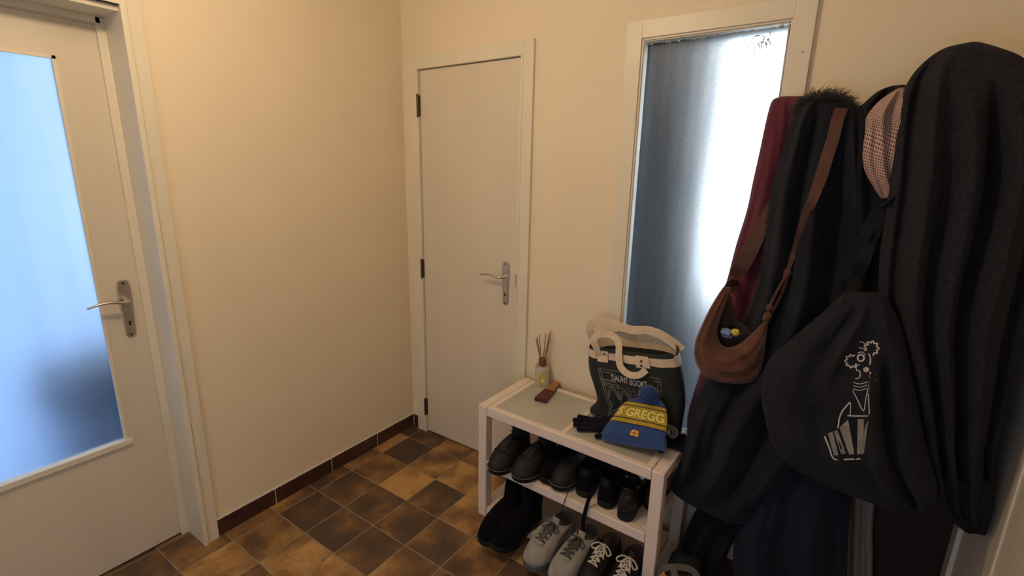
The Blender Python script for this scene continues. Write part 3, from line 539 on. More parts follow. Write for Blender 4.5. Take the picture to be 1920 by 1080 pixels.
# glazed door leaf
LY0, LY1, LZ0, LZ1 = -2.05, -1.254, 0.006, 2.013
gy0, gy1, gz0, gz1 = -1.93, -1.374, 0.511, 1.896
xa, xb = -0.182, -0.142
bm = boxes(((xa, gy1, LZ0), (xb, LY1, LZ1)), ((xa, LY0, LZ0), (xb, gy0, LZ1)), ((xa, gy0, LZ0), (xb, gy1, gz0)), ((xa, gy0, gz1), (xb, gy1, LZ1)))
door1 = struct('door_1', bm, M['door'])
bm = boxes(((-0.150, gy1 - 0.010, gz0), (-0.139, gy1, gz1)), ((-0.150, gy0, gz1 - 0.010), (-0.139, gy1, gz1)), ((-0.150, gy0, gz0), (-0.139, gy0 + 0.010, gz1)),
           ((-0.156, gy0 - 0.012, gz0 - 0.012), (-0.130, gy1 + 0.012, gz0 + 0.008)))
obj('glazing_bead', bm, M['casing'], door1)
obj('glass_pane', boxes(((-0.168, gy0 + 0.002, gz0 + 0.002), (-0.160, gy1 - 0.002, gz1 - 0.002))), M['glass_door'], door1)
obj('threshold', boxes(((-0.182, dy0, -0.004), (-0.142, dy1 - 0.018, 0.003))), M['hinge'], door1)

def door_handle(parent, org, ax, nx, lever_len=0.125):
    """org: point on the door face; ax: lever direction, nx: face normal"""
    org, ax, nx = V(org), V(ax), V(nx); up = V((0, 0, 1))
    # long plate, wider at the lever, rounded ends
    bm = bmesh.new(); out = []
    prof = [(.0, .075), (.012, .073), (.019, .066), (.0225, .052), (.0225, .0), (.019, -.07), (.0175, -.128), (.015, -.140), (.009, -.147), (0, -.149)]
    pts = [(x, z) for x, z in prof] + [(-x, z) for x, z in reversed(prof[1:-1])]
    r0 = [bm.verts.new(org + ax * x + up * z) for x, z in pts]
    r1 = [bm.verts.new(org + ax * x + up * z + nx * .004) for x, z in pts]
    r2 = [bm.verts.new(org + ax * x * .82 + up * (z * .97) + nx * .008) for x, z in pts]
    n = len(pts)
    for a, b in ((r0, r1), (r1, r2)):
        for k in range(n): bm.faces.new((a[k], a[(k + 1) % n], b[(k + 1) % n], b[k]))
    bm.faces.new(r2)
    bmesh.ops.recalc_face_normals(bm, faces=bm.faces)
    h = obj('door_handle', bm, M['steel'], parent, smooth=False)
    h['label'] = 'satin metal lever handle on a long keyhole plate'
    # lever
    bm = bmesh.new()
    path = [org + nx * .006, org + nx * .028, org + nx * .042 + ax * .006, org + nx * .049 + ax * .022 + up * -.001,
            org + nx * .051 + ax * .05 + up * .006, org + nx * .050 + ax * .085 + up * .007, org + nx * .046 + ax * lever_len + up * -.002]
    tube(bm, spline([tuple(q) for q in path], 30), lambda t: .0095 if t < .35 else .0095 - .0055 * (t - .35) / .65, 12, 0.8)
    obj('lever', bm, M['steel'], h, smooth=True)
    bm = bmesh.new()
    o2 = org + up * -.092 + nx * .0081
    vs = [bm.verts.new(o2 + ax * x + up * z + nx * t) for t in (0, .0009) for x, z in ((-.0035, -.009), (.0035, -.009), (.0028, .001), (.0048, .008), (-.0048, .008), (-.0028, .001))]
    bm.faces.new(vs[6:]); bm.faces.new(vs[:6][::-1])
    for k in range(6): bm.faces.new((vs[k], vs[(k + 1) % 6], vs[6 + (k + 1) % 6], vs[6 + k]))
    obj('keyhole', bm, M['black'], h)
    bm = bmesh.new()
    for z in (.062, -.138):
        for k in range(1):
            c = org + up * z + nx * .008
            vs = [bm.verts.new(c + ax * .004 * math.cos(a * PI / 5) + up * .004 * math.sin(a * PI / 5) + nx * .0012) for a in range(10)]
            ws = [bm.verts.new(c + ax * .0045 * math.cos(a * PI / 5) + up * .0045 * math.sin(a * PI / 5)) for a in range(10)]
            bm.faces.new(vs)
            for q in range(10): bm.faces.new((ws[q], ws[(q + 1) % 10], vs[(q + 1) % 10], vs[q]))
    bmesh.ops.recalc_face_normals(bm, faces=bm.faces)
    obj('plate_screws', bm, M['hinge'], h)
    return h
door_handle(door1, (-0.142, -1.305, 1.069), (0, -1, 0), (1, 0, 0))

# small door in the back wall
bm = boxes(((0.130, -0.006, 0.008), (0.755, 0.030, 2.050)))
door2 = struct('door_2', bm, M['door'], bevel=0.0015)
door_handle(door2, (0.692, -0.006, 1.052), (-1, 0, 0), (0, -1, 0), .13)
for z in (1.88, 1.018, 0.167):
    bm = bmesh.new()
    tube(bm, [(0.122, -0.018, z - .058), (0.122, -0.018, z - .055), (0.122, -0.018, z + .055), (0.122, -0.018, z + .058)], lambda t: .004 if t in (0, 1) else .0065, 10)
    tube(bm, [(0.122, -0.018, z - .064), (0.122, -0.018, z + .064)], .003, 8)
    box(bm, (0.118, -0.016, z - .05), (0.131, -0.0062, z + .05))
    obj('hinge', bm, M['hinge'], door2)
def frame_xz(bm, y0, y1, xA, xB, z, w, bottom=None):
    zb = bottom if bottom is not None else 0
    box(bm, (xA - w, y0, zb), (xA, y1, z + w)); box(bm, (xB, y0, zb), (xB + w, y1, z + w)); box(bm, (xA, y0, z), (xB, y1, z + w))
    if bottom is not None: box(bm, (xA - w, y0, zb - w), (xB + w, y1, zb))
bm = bmesh.new()
frame_xz(bm, -0.018, 0.0, 0.112, 0.768, 2.063, 0.056)
frame_xz(bm, -0.0215, 0.0, 0.126, 0.759, 2.054, 0.012)
frame_xz(bm, 0.0, 0.10, 0.126, 0.759, 2.054, 0.02)
box(bm, (0.126, 0.032, 0.0), (0.759, 0.10, 2.054))
struct('trim_2', bm, M['casing'], bevel=0.002)
obj('strike_plate', boxes(((0.7595, -0.0225, 1.01), (0.7625, -0.0205, 1.075))), M['hinge'], door2)

# window: flush frosted side light with a wide flat frame
bm = bmesh.new()
frame_xz(bm, -0.020, 0.0, 1.305, 1.806, 2.058, 0.062, 0.42)
frame_xz(bm, -0.012, 0.019, 1.312, 1.799, 2.051, 0.010, 0.427)
frame_xz(bm, -0.016, 0.019, 1.318, 1.793, 2.045, 0.003, 0.433)
win = struct('window_1', bm, M['casing'], bevel=0.002)
obj('glass_pane', boxes(((1.312, 0.020, 0.425), (1.799, 0.028, 2.051))), M['glass_window'], win)
bm = bmesh.new()   # flaking putty along the head and a cobweb of dirt in the corner
x = 1.32
while x < 1.79:
    w = random.uniform(.012, .035); h = random.uniform(.002, .009)
    vs = [(x, 2.047), (x + w, 2.047), (x + w * .8, 2.047 - h), (x + w * .2, 2.047 - h * .7)]
    a = [bm.verts.new((p, 0.012, q)) for p, q in vs]; b = [bm.verts.new((p, 0.0195, q)) for p, q in vs]
    bm.faces.new(a[::-1]); bm.faces.new(b)
    for k in range(4): bm.faces.new((a[k], a[(k + 1) % 4], b[(k + 1) % 4], b[k]))
    x += w
bmesh.ops.recalc_face_normals(bm, faces=bm.faces)
obj('window_putty', bm, M['caulk'], win)
obj('dark_reveal_cover', boxes(((1.298, 0.030, 0.42), (1.3125, 0.135, 2.06)), ((1.3125, 0.030, 2.050), (1.806, 0.135, 2.062))), M['outside_dark'], win)  # dark lining added to hide the sky-lit reveal behind the pane
bm = bmesh.new()
for k in range(22):
    c = V((1.715 + random.gauss(0, .018), 0.0185, 2.005 + random.gauss(0, .012)))
    d = V((random.gauss(0, .016), 0, random.gauss(0, .012)))
    tube(bm, [c, c + d * .5 + V((0, -.001, .002)), c + d], random.uniform(.0005, .0016), 5)
obj('cobweb', bm, M['outside_dark'], win)
bm = bmesh.new()
tube(bm, [(1.843, -0.020, 1.955), (1.843, -0.026, 1.955)], .0035, 8)
obj('paint_chip', bm, M['casing'], win)

# door casing on the right wall beside the corner
bm = bmesh.new()
box(bm, (RX - 0.016, -0.098, 0), (RX, -0.004, 2.13)); box(bm, (RX - 0.024, -0.022, 0), (RX, -0.002, 2.12)); box(bm, (RX - 0.021, -0.104, 0), (RX, -0.090, 2.11))
box(bm, (RX - 0.016, -0.95, 2.07), (RX, -0.004, 2.13)); box(bm, (RX - 0.016, -1.02, 0), (RX, -0.94, 2.13))
struct('trim_3', bm, M['casing'], bevel=0.003)
d3 = struct('door_3', boxes(((RX - 0.010, -0.93, 0.006), (RX + 0.0, -0.106, 2.065))), M['door'], bevel=0.002)
bm = boxes(((RX - 0.014, -0.40, 0.02), (RX - 0.009, -0.385, 2.05)))
obj('door_bead', bm, M['casing'], d3, bevel=0.002)

# ---------------------------------------------------------------- outside the glass
struct('ground_outside', boxes(((-5, 0.0, -0.12), (-0.20, 5, -0.06)), ((-0.2, 0.13, -0.12), (6, 5, -0.06))), M['outside_wall'])
struct('ground_porch', boxes(((-5, -6, -0.12), (-0.20, 0, -0.06))), M['outside_blue'])
struct('wall_outside_left', boxes(((-1.2, 0.75, -0.06), (1.44, 0.9, 3.2))), M['outside_wall'])
struct('wall_outside_low', boxes(((1.44, 1.6, -0.06), (3.2, 1.7, 0.80))), M['outside_wall'])
o = thing('porch_post', 'dark blurred post seen through the frosted window beside the coats', 'post', (1.10, 0.36, -0.06))
obj('post_shaft', boxes(((-0.025, -0.03, 0.0), (0.025, 0.03, 3.1))), M['outside_dark'], o)
o = thing('porch_planter', 'dark blurred planter seen low through the blue door glass', 'planter', (-0.75, -1.17, -0.06))
obj('planter_box', boxes(((-0.16, -0.30, 0), (0.16, 0.16, 0.5))), M['planter'], o, bevel=0.02)
bm = bmesh.new()
for k in range(120):
    a = random.uniform(0, 6.28); r = random.uniform(0, .11); h = random.uniform(.10, .30)
    p = V((r * math.cos(a), r * math.sin(a) * 2 - .08, .5)); q = p + V((math.cos(a) * .1, math.sin(a) * .1, h))
    ribbon(bm, [p, p.lerp(q, .5) + V((0, 0, .05)), q], .03, .002, (math.sin(a), .2, .5), n=5)
obj('planter_leaves', bm, M['planter'], o)

# ---------------------------------------------------------------- shoe rack
rack = thing('shoe_rack', 'low pinkish white plastic shoe rack with two frosted top panels', 'shoe rack', (0.828, -0.400, 0), math.radians(-1.6))
W, D, H = 0.832, 0.365, 0.56
for x in (0, W - 0.045):
    bm = boxes(((x, 0, 0), (x + 0.045, 0.045, H)), ((x, D - 0.045, 0), (x + 0.045, D, H)), ((x, 0.045, H - 0.04), (x + 0.045, D - 0.045, H)), ((x, 0.045, 0.01), (x + 0.045, D - 0.045, 0.05)))
    obj('end_frame', bm, M['rack'], rack, bevel=0.004)
for z, nm in ((H - 0.042, 'top'), (0.255, 'shelf'), (0.012, 'shelf')):
    t = 0.042 if nm == 'top' else 0.040
    bm = bmesh.new(); a, b = 0.047, W - 0.047
    box(bm, (a, 0.002, z), (b, 0.030, z + t)); box(bm, (a, D - 0.030, z), (b, D - 0.002, z + t))
    box(bm, (a, 0.030, z), (a + .026, D - .030, z + t)); box(bm, (b - .026, 0.030, z), (b, D - .030, z + t))
    mid = (a + b) / 2
    box(bm, (mid - .012, 0.030, z + .004), (mid + .012, D - .030, z + t))
    s = obj(nm, bm, M['rack'], rack, bevel=0.003)
    for xa_, xb_ in ((a + .026, mid - .012), (mid + .012, b - .026)):
        obj('frosted_panel', boxes(((xa_, .030, z + t - .012), (xb_, D - .030, z + t - .003))), M['rack_panel'] if nm == 'top' else M['rack'], s)

# ---------------------------------------------------------------- things on the rack
TZ = 0.560
# reed diffuser
t = thing('reed_diffuser', 'frosted glass reed diffuser with wooden cap, mustard label and thin sticks', 'diffuser', (0.945, -0.052, TZ - 0.003), 0.6)
def rbox(w, d, h, r, z0=0, seg=5):
    bm = bmesh.new(); rings = []
    base = []
    for cx, cy, a0 in ((w / 2 - r, d / 2 - r, 0), (-w / 2 + r, d / 2 - r, 90), (-w / 2 + r, -d / 2 + r, 180), (w / 2 - r, -d / 2 + r, 270)):
        for k in range(seg + 1):
            a = math.radians(a0 + 90 * k / seg); base.append((cx + r * math.cos(a), cy + r * math.sin(a)))
    for z, s in ((0, .93), (.004, 1), (h - .006, 1), (h, .90)):
        rings.append([bm.verts.new((x * s, y * s, z0 + z)) for x, y in base])
    n = len(base)
    for a, b in zip(rings, rings[1:]):
        for k in range(n): bm.faces.new((a[k], a[(k + 1) % n], b[(k + 1) % n], b[k]))
    bm.faces.new(rings[0][::-1]); bm.faces.new(rings[-1])
    return bm
gm = bpy.data.materials.new('frosted_bottle_glass'); gm.use_nodes = True
gb = gm.node_tree.nodes['Principled BSDF']; gb.inputs['Base Color'].default_value = (.80, .76, .62, 1)
gb.inputs['Transmission Weight'].default_value = 0.55; gb.inputs['Roughness'].default_value = 0.4
t.scale = (1.05, 1.05, 1.3)
obj('bottle', rbox(.062, .062, .075, .012), gm, t, smooth=False)
bm = bmesh.new(); lathe(bm, [(.012, .072), (.012, .080), (.0165, .080), (.0175, .084), (.0175, .102), (.0155, .105)], seg=20)
obj('wooden_cap', bm, M['wood_cap'], t, smooth=False)
obj('label', boxes(((-.0135, -.0322, .006), (.0135, -.0305, .052))), M['label'], t)
obj('label', boxes(((-.006, -.0329, .018), (.010, -.0320, .034))), M['label_pale'], t)
for k, (a, l_) in enumerate([(-2.6, .105), (-2.2, .115), (-2.9, .095), (.2, .125), (.6, .115), (1.2, .110), (-.3, .100)]):
    dx, dy = math.cos(a) * .030, math.sin(a) * .016
    bm = bmesh.new(); tube(bm, [(dx * .15, dy * .15, .08), (dx * 1.15, dy * 1.15, .085 + l_)], .0019, 6)
    obj('reed', bm, M['wood_reed'], t)
# incense / match case
t = thing('incense_case', 'slim tan and maroon wooden case lying on the left top panel', 'case', (1.022, -.112, TZ - 0.001), math.radians(8))
def taper(bm, y0, y1, z0, z1):
    hw = lambda y: .0235 - .06 * y
    vs = [bm.verts.new(p) for z in (z0, z1) for p in ((-hw(y0), y0, z), (hw(y0), y0, z), (hw(y1), y1, z), (-hw(y1), y1, z))]
    for f in ((3, 2, 1, 0), (4, 5, 6, 7), (0, 1, 5, 4), (1, 2, 6, 5), (2, 3, 7, 6), (3, 0, 4, 7)): bm.faces.new([vs[i] for i in f])
    return bm
obj('case_body', taper(bmesh.new(), -.105, .098, 0, .010), M['maroon'], t, bevel=.002)
obj('case_lid', taper(bmesh.new(), .0, .098, .010, .016), M['tan_wood'], t, bevel=.002)
obj('case_lid', taper(bmesh.new(), -.105, -.001, .010, .0165), M['maroon'], t, bevel=.002)

# canvas tote standing on the rack
TG = dict(rows=[(1.232, -.150, .858, 1.590, -.150, .897, .050, .085), (1.232, -.155, .815, 1.608, -.155, .855, .052, .085), (1.245, -.165, .755, 1.630, -.160, .780, .055, .085),
                (1.275, -.172, .690, 1.642, -.165, .705, .055, .085), (1.290, -.172, .630, 1.640, -.165, .640, .045, .09), (1.262, -.175, .585, 1.640, -.17, .590, .045, .09), (1.270, -.172, .564, 1.630, -.17, .564, .04, .08)],
          folds=[(.25, .2, .08, -.006, .2, 1), (.6, .7, .08, .008, .3, 1)], wob=.003, p=4.0)
def tote_pt(u, v, off=0.0, side=1):
    p = surf(TG, u, v, side)
    if side < 0: p = p + V((0, 0, .042 * math.sqrt(max(0, 1 - abs(2 * u - 1) ** 4)) * max(0, 1 - v * 1.6) ** 2))
    return p + V((0, -off * side, 0))
def tote_shell(off, v0, v1, nu=36, nv=30):
    bm = bmesh.new(); rings = []
    us = [0.5 - 0.5 * math.cos(PI * i / nu) for i in range(nu + 1)]
    par = [(u, 1) for u in us] + [(u, -1) for u in reversed(us[1:-1])]
    for j in range(nv + 1):
        v = v0 + (v1 - v0) * j / nv
        ring = []
        for u, s in par:
            p = tote_pt(u, v, 0, s)
            c = V((1.44, -.17, p.z)); d = (p - c); d.z = 0
            ring.append(bm.verts.new(p + d.normalized() * off))
        rings.append(ring)
    m = len(par)
    for a, b in zip(rings, rings[1:]):
        for k in range(m): bm.faces.new((a[k], b[k], b[(k + 1) % m], a[(k + 1) % m]))
    return bm, rings
t = thing('canvas_tote_bag', 'dark green canvas tote with cream handles and line print on the rack', 'tote bag', (1.44, -.17, TZ))
def rel(o, par):
    o.parent = par; o.matrix_parent_inverse = Matrix.Translation(par.location).inverted() if not par.rotation_euler.z else par.matrix_basis.inverted(); return o
bm, rings = tote_shell(0, 0, 1)
bm.faces.new(rings[-1])
inner, r2 = tote_shell(-.004, 0, .9, 36, 16)
me_tmp = bpy.data.meshes.new('t'); inner.to_mesh(me_tmp); inner.free(); bm.from_mesh(me_tmp); bpy.data.meshes.remove(me_tmp)
rel(obj('bag_body', bm, M['green_canvas'], smooth=True), t)
bm, _r1 = tote_shell(.0022, .0, .155, 36, 4)
me_tmp = bpy.data.meshes.new('t'); b2, _r2 = tote_shell(-.0062, -.0, .155, 36, 4); b2.to_mesh(me_tmp); b2.free(); bm.from_mesh(me_tmp); bpy.data.meshes.remove(me_tmp)
# keep the band on the lower two thirds of the front: the very rim is dark
rel(obj('cream_band', bm, M['cream_canvas'], smooth=True), t)
bm = bmesh.new()
for off in (.0035,):
    us = [i / 30 for i in range(31)]
    a = [bm.verts.new(tote_pt(.02 + .96 * u, 0, off) + V((0, 0, .006))) for u in us]; b = [bm.verts.new(tote_pt(.02 + .96 * u, .045, off)) for u in us]
    for k in range(30): bm.faces.new((a[k], b[k], b[k + 1], a[k + 1]))
    c = [bm.verts.new(tote_pt(.02 + .96 * u, 0, -.003) + V((0, 0, .006))) for u in us]
    for k in range(30): bm.faces.new((a[k], a[k + 1], c[k + 1], c[k]))
rel(obj('rim_binding', bm, M['green_canvas'], smooth=True), t)
# handles
def hnd(pts, w=.030):
    bm = bmesh.new(); ribbon(bm, pts, w, .003, (0.15, -1, .35)); return bm
rel(obj('handle', hnd([(1.296, -.212, .845), (1.290, -.222, .880), (1.278, -.225, .905), (1.285, -.21, .925), (1.315, -.19, .932), (1.35, -.19, .930), (1.375, -.20, .905), (1.385, -.215, .865), (1.40, -.228, .828), (1.435, -.232, .806), (1.475, -.23, .812), (1.500, -.222, .838)], .026), M['cream_canvas']), t)
rel(obj('handle', hnd([(1.225, -.11, .87), (1.212, -.12, .91), (1.225, -.12, .945), (1.27, -.115, .957), (1.33, -.11, .950), (1.39, -.11, .945), (1.45, -.108, .955), (1.50, -.105, .950), (1.555, -.10, .925), (1.595, -.10, .900)], .034), M['cream_canvas']), t)
for (u0, u1) in ((.165, .285), (.60, .74)):
    bm = bmesh.new()
    grid = [[bm.verts.new(tote_pt(u0 + (u1 - u0) * i / 6, .02 + .16 * j / 4, .006)) for i in range(7)] for j in range(5)]
    for j in range(4):
        for i in range(6): bm.faces.new((grid[j][i], grid[j + 1][i], grid[j + 1][i + 1], grid[j][i + 1]))
    rel(obj('handle_patch', bm, M['cream_canvas'], smooth=True), t)
for u, v in ((.245, .07), (.66, .10), (.655, .155)):
    p = tote_pt(u, v, .0065); bm = bmesh.new(); tube(bm, [p, p + V((0, -.003, 0))], .0045, 10)
    rel(obj('rivet', bm, M['suede_dark']), t)
# printed facade
def F(a, b): return tote_pt(.16 + .66 * a, .26 + .55 * b, .0016)
bm = bmesh.new(); wl_ = .0028
for q in ([(0, 0), (1, .0)], [(0, .05), (1, .05)], [(0, .20), (1, .20)], [(.02, .24), (.98, .24)], [(.02, .28), (.98, .28)], [(0, 0), (.03, .45), (.07, .75), (.13, .95)],
          [(.04, 0), (.07, .45), (.11, .72)], [(1, 0), (1.0, .5), (1.02, 1.25)], [(.96, 0), (.955, .5), (.965, 1.25)], [(.02, .18), (.98, .18)], [(.13, .95), (.30, .72)], [(.11, .88), (.27, .66)]):
    stroke_on(bm, F, q, wl_)
for cx in (.18, .40, .62, .84):
    for rr in (.095, .075):
        stroke_on(bm, F, [(cx + rr * math.cos(math.radians(a)), .50 - .20 * (rr / .095) * math.sin(math.radians(a))) for a in range(0, 181, 20)], wl_)
    stroke_on(bm, F, [(cx - .11, .28), (cx - .11, .50)], wl_); stroke_on(bm, F, [(cx - .12, .52), (cx - .06, .66), (cx - .09, .8)], wl_)
for k in range(9): stroke_on(bm, F, [(.06 + .1 * k, .24), (.11 + .1 * k, .28)], .002)
rel(obj('printed_shopfront', bm, M['print_grey']), t)
rel(obj('printed_lettering', text_mesh('DAUNT BOOKS', lambda x, y: F(.22 + .58 * x, .165 - .10 * y) + V((0, -.0006, 0)), .01), M['print']), t)
rel(obj('printed_lettering', text_mesh('FOR TRAVELLERS', lambda x, y: tote_pt(.06 + .55 * x, .93 - .07 * y, .002), .01), M['print']), t)
bm = bmesh.new()
def Rr(a, b): return tote_pt(.90 + .085 * a, .80 + .11 * b, .003)
for rr in (1.0, .86, .55):
    stroke_on(bm, Rr, [(rr * math.cos(math.radians(a)), rr * math.sin(math.radians(a))) for a in range(0, 361, 24)], .0022)
for k in range(14):
    a = k * 2 * PI / 14; stroke_on(bm, Rr, [(.6 * math.cos(a), .6 * math.sin(a)), (.8 * math.cos(a + .1), .8 * math.sin(a + .1))], .003)
for q in ([(-.3, .3), (0, -.4), (.3, .3)], [(-.35, -.1), (.35, .0)], [(0, -.4), (.05, .45)]): stroke_on(bm, Rr, q, .003)
rel(obj('printed_roundel', bm, M['print']), t)

# bobble hat
hg = GARMENTS['bobble_hat']
h = thing('bobble_hat', 'blue knitted bobble hat with a yellow lettered band lying on the rack', 'hat', (1.5, -.28, TZ))
rel(obj('hat_body', loft_bm(hg, 40, 40), M['hat'], smooth=True), h)
rel(obj('folded_cuff', loft_bm(GARMENTS['hat_cuff'], 36, 10), M['hat_blue'], smooth=True), h)
HNv = V(hg['n']).normalized()
def Hs(u, v): return surf(hg, u, v, 1) + HNv * .0018
rel(obj('knitted_lettering', text_mesh('S GREGG', lambda x, y: Hs(.06 + .90 * x, .505 - .17 * y), .018), M['letters_yellow']), h)
bm = bmesh.new()
for qd in ([(-.5, -.05), (-.05, -.05), (-.05, -.5), (-.25, -.5)], [(.05, -.05), (.5, -.05), (.42, -.32), (.05, -.5)], [(-.55, .05), (-.05, .05), (-.05, .5), (-.38, .42)], [(.05, .05), (.5, .05), (.5, .55), (.05, .5)]):
    vs = [bm.verts.new(Hs(.54 + .14 * a, .80 + .13 * b) + HNv * .001) for a, b in qd]
    bm.faces.new(vs)
bmesh.ops.recalc_face_normals(bm, faces=bm.faces)
rel(obj('stitched_emblem', bm, M['emblem_orange']), h)
bm = bmesh.new()
bmesh.ops.create_icosphere(bm, subdivisions=5, radius=.036)
pc = surf(hg, .5, 0, 1) + V((-.004, -.006, .016))
for v in bm.verts:
    n_ = v.co.normalized()
    v.co = n_ * (.035 + random.uniform(-.003, .004)); v.co.z *= .85; v.co += pc
rel(obj('pompom', bm, M['pom'], smooth=True), h)

# gloves
def glove_bm(org, rot, sc_=1.0, flip=1, curl=0.2):
    bm = bmesh.new()
    def cap(a, b, r0, r1):
        P = [V(a).lerp(V(b), i / 6) for i in range(7)]
        d = (V(b) - V(a)).normalized()
        P = [P[0] - d * r0 * .6] + P + [P[-1] + d * r1 * .6, P[-1] + d * r1 * .9]
        n = len(P)
        tube(bm, P, lambda t: (r0 + (r1 - r0) * t) * (.75 if t in (0,) else (.45 if t == 1 else (.85 if t > .93 else 1))), 12, .8)
    for k, (x, l_, a) in enumerate([(-.030, .062, .28), (-.011, .074, .1), (.010, .070, -.05), (.029, .056, -.22)]):
        cap((x, .0, .010), (x - math.sin(a) * l_, l_ * math.cos(a), .008), .0115, .0095)
    cap((.030 * 1, -.055, .010), (.075, -.012, .008), .013, .010)
    for x in (-.026, -.009, .009, .026): cap((x * .85, -.095, .014), (x, .0, .012), .018, .014)
    R3 = Matrix.Rotation(rot, 4, 'Z')
    for v in bm.verts:
        v.co.x *= flip
        v.co = V(org) + R3 @ (v.co * sc_)
    bmesh.ops.recalc_face_normals(bm, faces=bm.faces)
    return bm
def glove(label, org, rot, flip):
    t = thing('knitted_glove', label, 'glove', org, 0, 'knitted gloves on the rack')
    o = rel(obj('glove_hand', glove_bm(org, rot, 1.12, flip), M['glove'], smooth=True), t)
    r = o.modifiers.new('remesh', 'REMESH'); r.mode = 'VOXEL'; r.voxel_size = .0028; r.use_smooth_shade = True
    s = o.modifiers.new('smooth', 'SMOOTH'); s.iterations = 4
    c = [V(org) + Matrix.Rotation(rot, 4, 'Z') @ V((0, y, .014)) for y in (-.135, -.12, -.095)]
    bm = bmesh.new(); tube(bm, c, .034, 20, .45)
    rel(obj('glove_cuff', bm, M['glove'], smooth=True), t)
    return t
glove('dark knitted glove with spread fingers left of the blue hat', (1.330, -.275, TZ + .002), math.radians(112), -1)
glove('dark knitted glove poking out right of the blue hat', (1.598, -.215, TZ + .002), math.radians(-75), 1)

# ---------------------------------------------------------------- shoes
SOLE = [(0, 0), (.20, .012), (.34, .07), (.37, .20), (.35, .38), (.40, .52), (.49, .66), (.50, .76), (.44, .88), (.27, .97), (.03, 1.0),
        (-.24, .965), (-.41, .87), (-.47, .75), (-.45, .62), (-.37, .5), (-.33, .36), (-.35, .19), (-.32, .07), (-.19, .012)]
def sole_pt(s, Lh, Wd, flip):
    n = len(SOLE); x = (s % 1) * n; i = int(x)
    p = cr(SOLE[(i - 1) % n], SOLE[i % n], SOLE[(i + 1) % n], SOLE[(i + 2) % n], x - i)
    return p[0] * Wd * flip, -p[1] * Lh
def shoe(label, loc, rotz, Lh=.28, Wd=.105, H=.085, flip=1, shaft=0, mats=('leather', 'rubber', 'insole', 'rubber'), zs=.022, heel=.0, laces=True, welt=False, cap_seam=False,
         group='footwear on the shoe rack', name='shoe', cat='shoe', toe_up=.012, cw=.30, cl=.155, cy=.215, narrow=1.0, tongue=True, bow=True, strap=False, lace_w=.0022, pitch=0.0, shaft_lean=0.0):
    t = thing(name, label, cat, loc, rotz, group)
    if pitch: t.rotation_euler.x = pitch
    N = 44
    def up(s, phi, off=0.0):
        ox, oy = sole_pt(s, Lh, Wd * narrow, flip)
        a = 2 * PI * s
        cx = math.sin(a) * cw * Wd * flip; cyy = -(cy - math.cos(a) * cl) * Lh
        h = 1 - math.cos(phi)
        x = ox + (cx - ox) * h; y = oy + (cyy - oy) * h
        front = max(0, -math.cos(a))
        z = zs + heel * (1 - min(1, -oy / Lh * 1.6)) * 1 + (H * (1 - .13 * math.sin(a) ** 2)) * math.sin(phi) ** (1 + .12 * front)
        tt = -oy / Lh
        z += toe_up * max(0, tt - .65) / .35 * (1 - h)
        if off:
            nx, ny = ox * 1.0, (oy + .5 * Lh) * .35
            d = V((nx / Lh * 2 * math.cos(phi), ny / Lh * math.cos(phi), .8 * math.sin(phi) + .3)).normalized() * off
            return V((x, y, z)) + d
        return V((x, y, z))
    bm = bmesh.new(); rings = []
    K = 12
    for k in range(K + 1):
        phi = PI / 2 * k / K
        rings.append([bm.verts.new(up(i / N, phi)) for i in range(N)])
    top = [v.co.copy() for v in rings[-1]]
    c0 = sum(top, V((0, 0, 0))) / N
    if shaft:
        for k in range(1, 9):
            f = k / 8
            sx = 1 + .12 * f - (.05 if 0 < f < .5 else 0)
            rings.append([bm.verts.new(V((c0.x + (p.x - c0.x) * sx, c0.y + (p.y - c0.y) * (sx - .06 * math.sin(PI * f)) + .010 * f + shaft_lean * f * f * shaft, p.z + shaft * f * (1 - .10 * max(0, (p.y - c0.y) / .05) * f)))) for p in top])
    rim = [v.co.copy() for v in rings[-1]]; cR = sum(rim, V((0, 0, 0))) / N
    for a, b in zip(rings, rings[1:]):
        for k in range(N): bm.faces.new((a[k], a[(k + 1) % N], b[(k + 1) % N], b[k]))
    # rolled rim
    r1 = [bm.verts.new(cR + (p - cR) * .94 + V((0, 0, .003))) for p in rim]
    for k in range(N): bm.faces.new((rings[-1][k], rings[-1][(k + 1) % N], r1[(k + 1) % N], r1[k]))
    bm.faces.new(rings[0][::-1])
    bmesh.ops.recalc_face_normals(bm, faces=bm.faces)
    obj('upper', bm, M[mats[0]], t, smooth=True)
    # lining
    bm = bmesh.new()
    a = [bm.verts.new(cR + (p - cR) * .945 + V((0, 0, .0028))) for p in rim]
    zb = zs + .012
    b = [bm.verts.new(V((cR.x + (p.x - cR.x) * .82, cR.y + (p.y - cR.y) * .86, cR.z + (zb - cR.z) * .5))) for p in rim]
    c = [bm.verts.new(V((cR.x + (p.x - cR.x) * .72, cR.y * (1 if not shaft_lean else 1) + (p.y - cR.y) * .8, zb))) for p in rim]
    for q, r in ((a, b), (b, c)):
        for k in range(N): bm.faces.new((q[k], q[(k + 1) % N], r[(k + 1) % N], r[k]))
    bm.faces.new(c)
    obj('lining', bm, M[mats[2]], t, smooth=True)
    # sole
    bm = bmesh.new(); rr = []
    for z, sc_ in ((0, .985), (.003, 1.0), (zs * .9, 1.02), (zs + .002, 1.0)):
        ring = []
        for i in range(N):
            x, y = sole_pt(i / N, Lh, Wd * narrow, flip); tt = -y / Lh
            zz = z + toe_up * max(0, tt - .65) / .35
            if heel:
                lift = heel * (1 - min(1, tt * 1.6))
                arch = tt > .27
                zz = z + lift + (0 if not arch else 0) if (z > .003 or arch) else z
                zz += toe_up * max(0, tt - .65) / .35
            ring.append(bm.verts.new((x * sc_, (y + Lh / 2) * sc_ - Lh / 2, zz)))
        rr.append(ring)
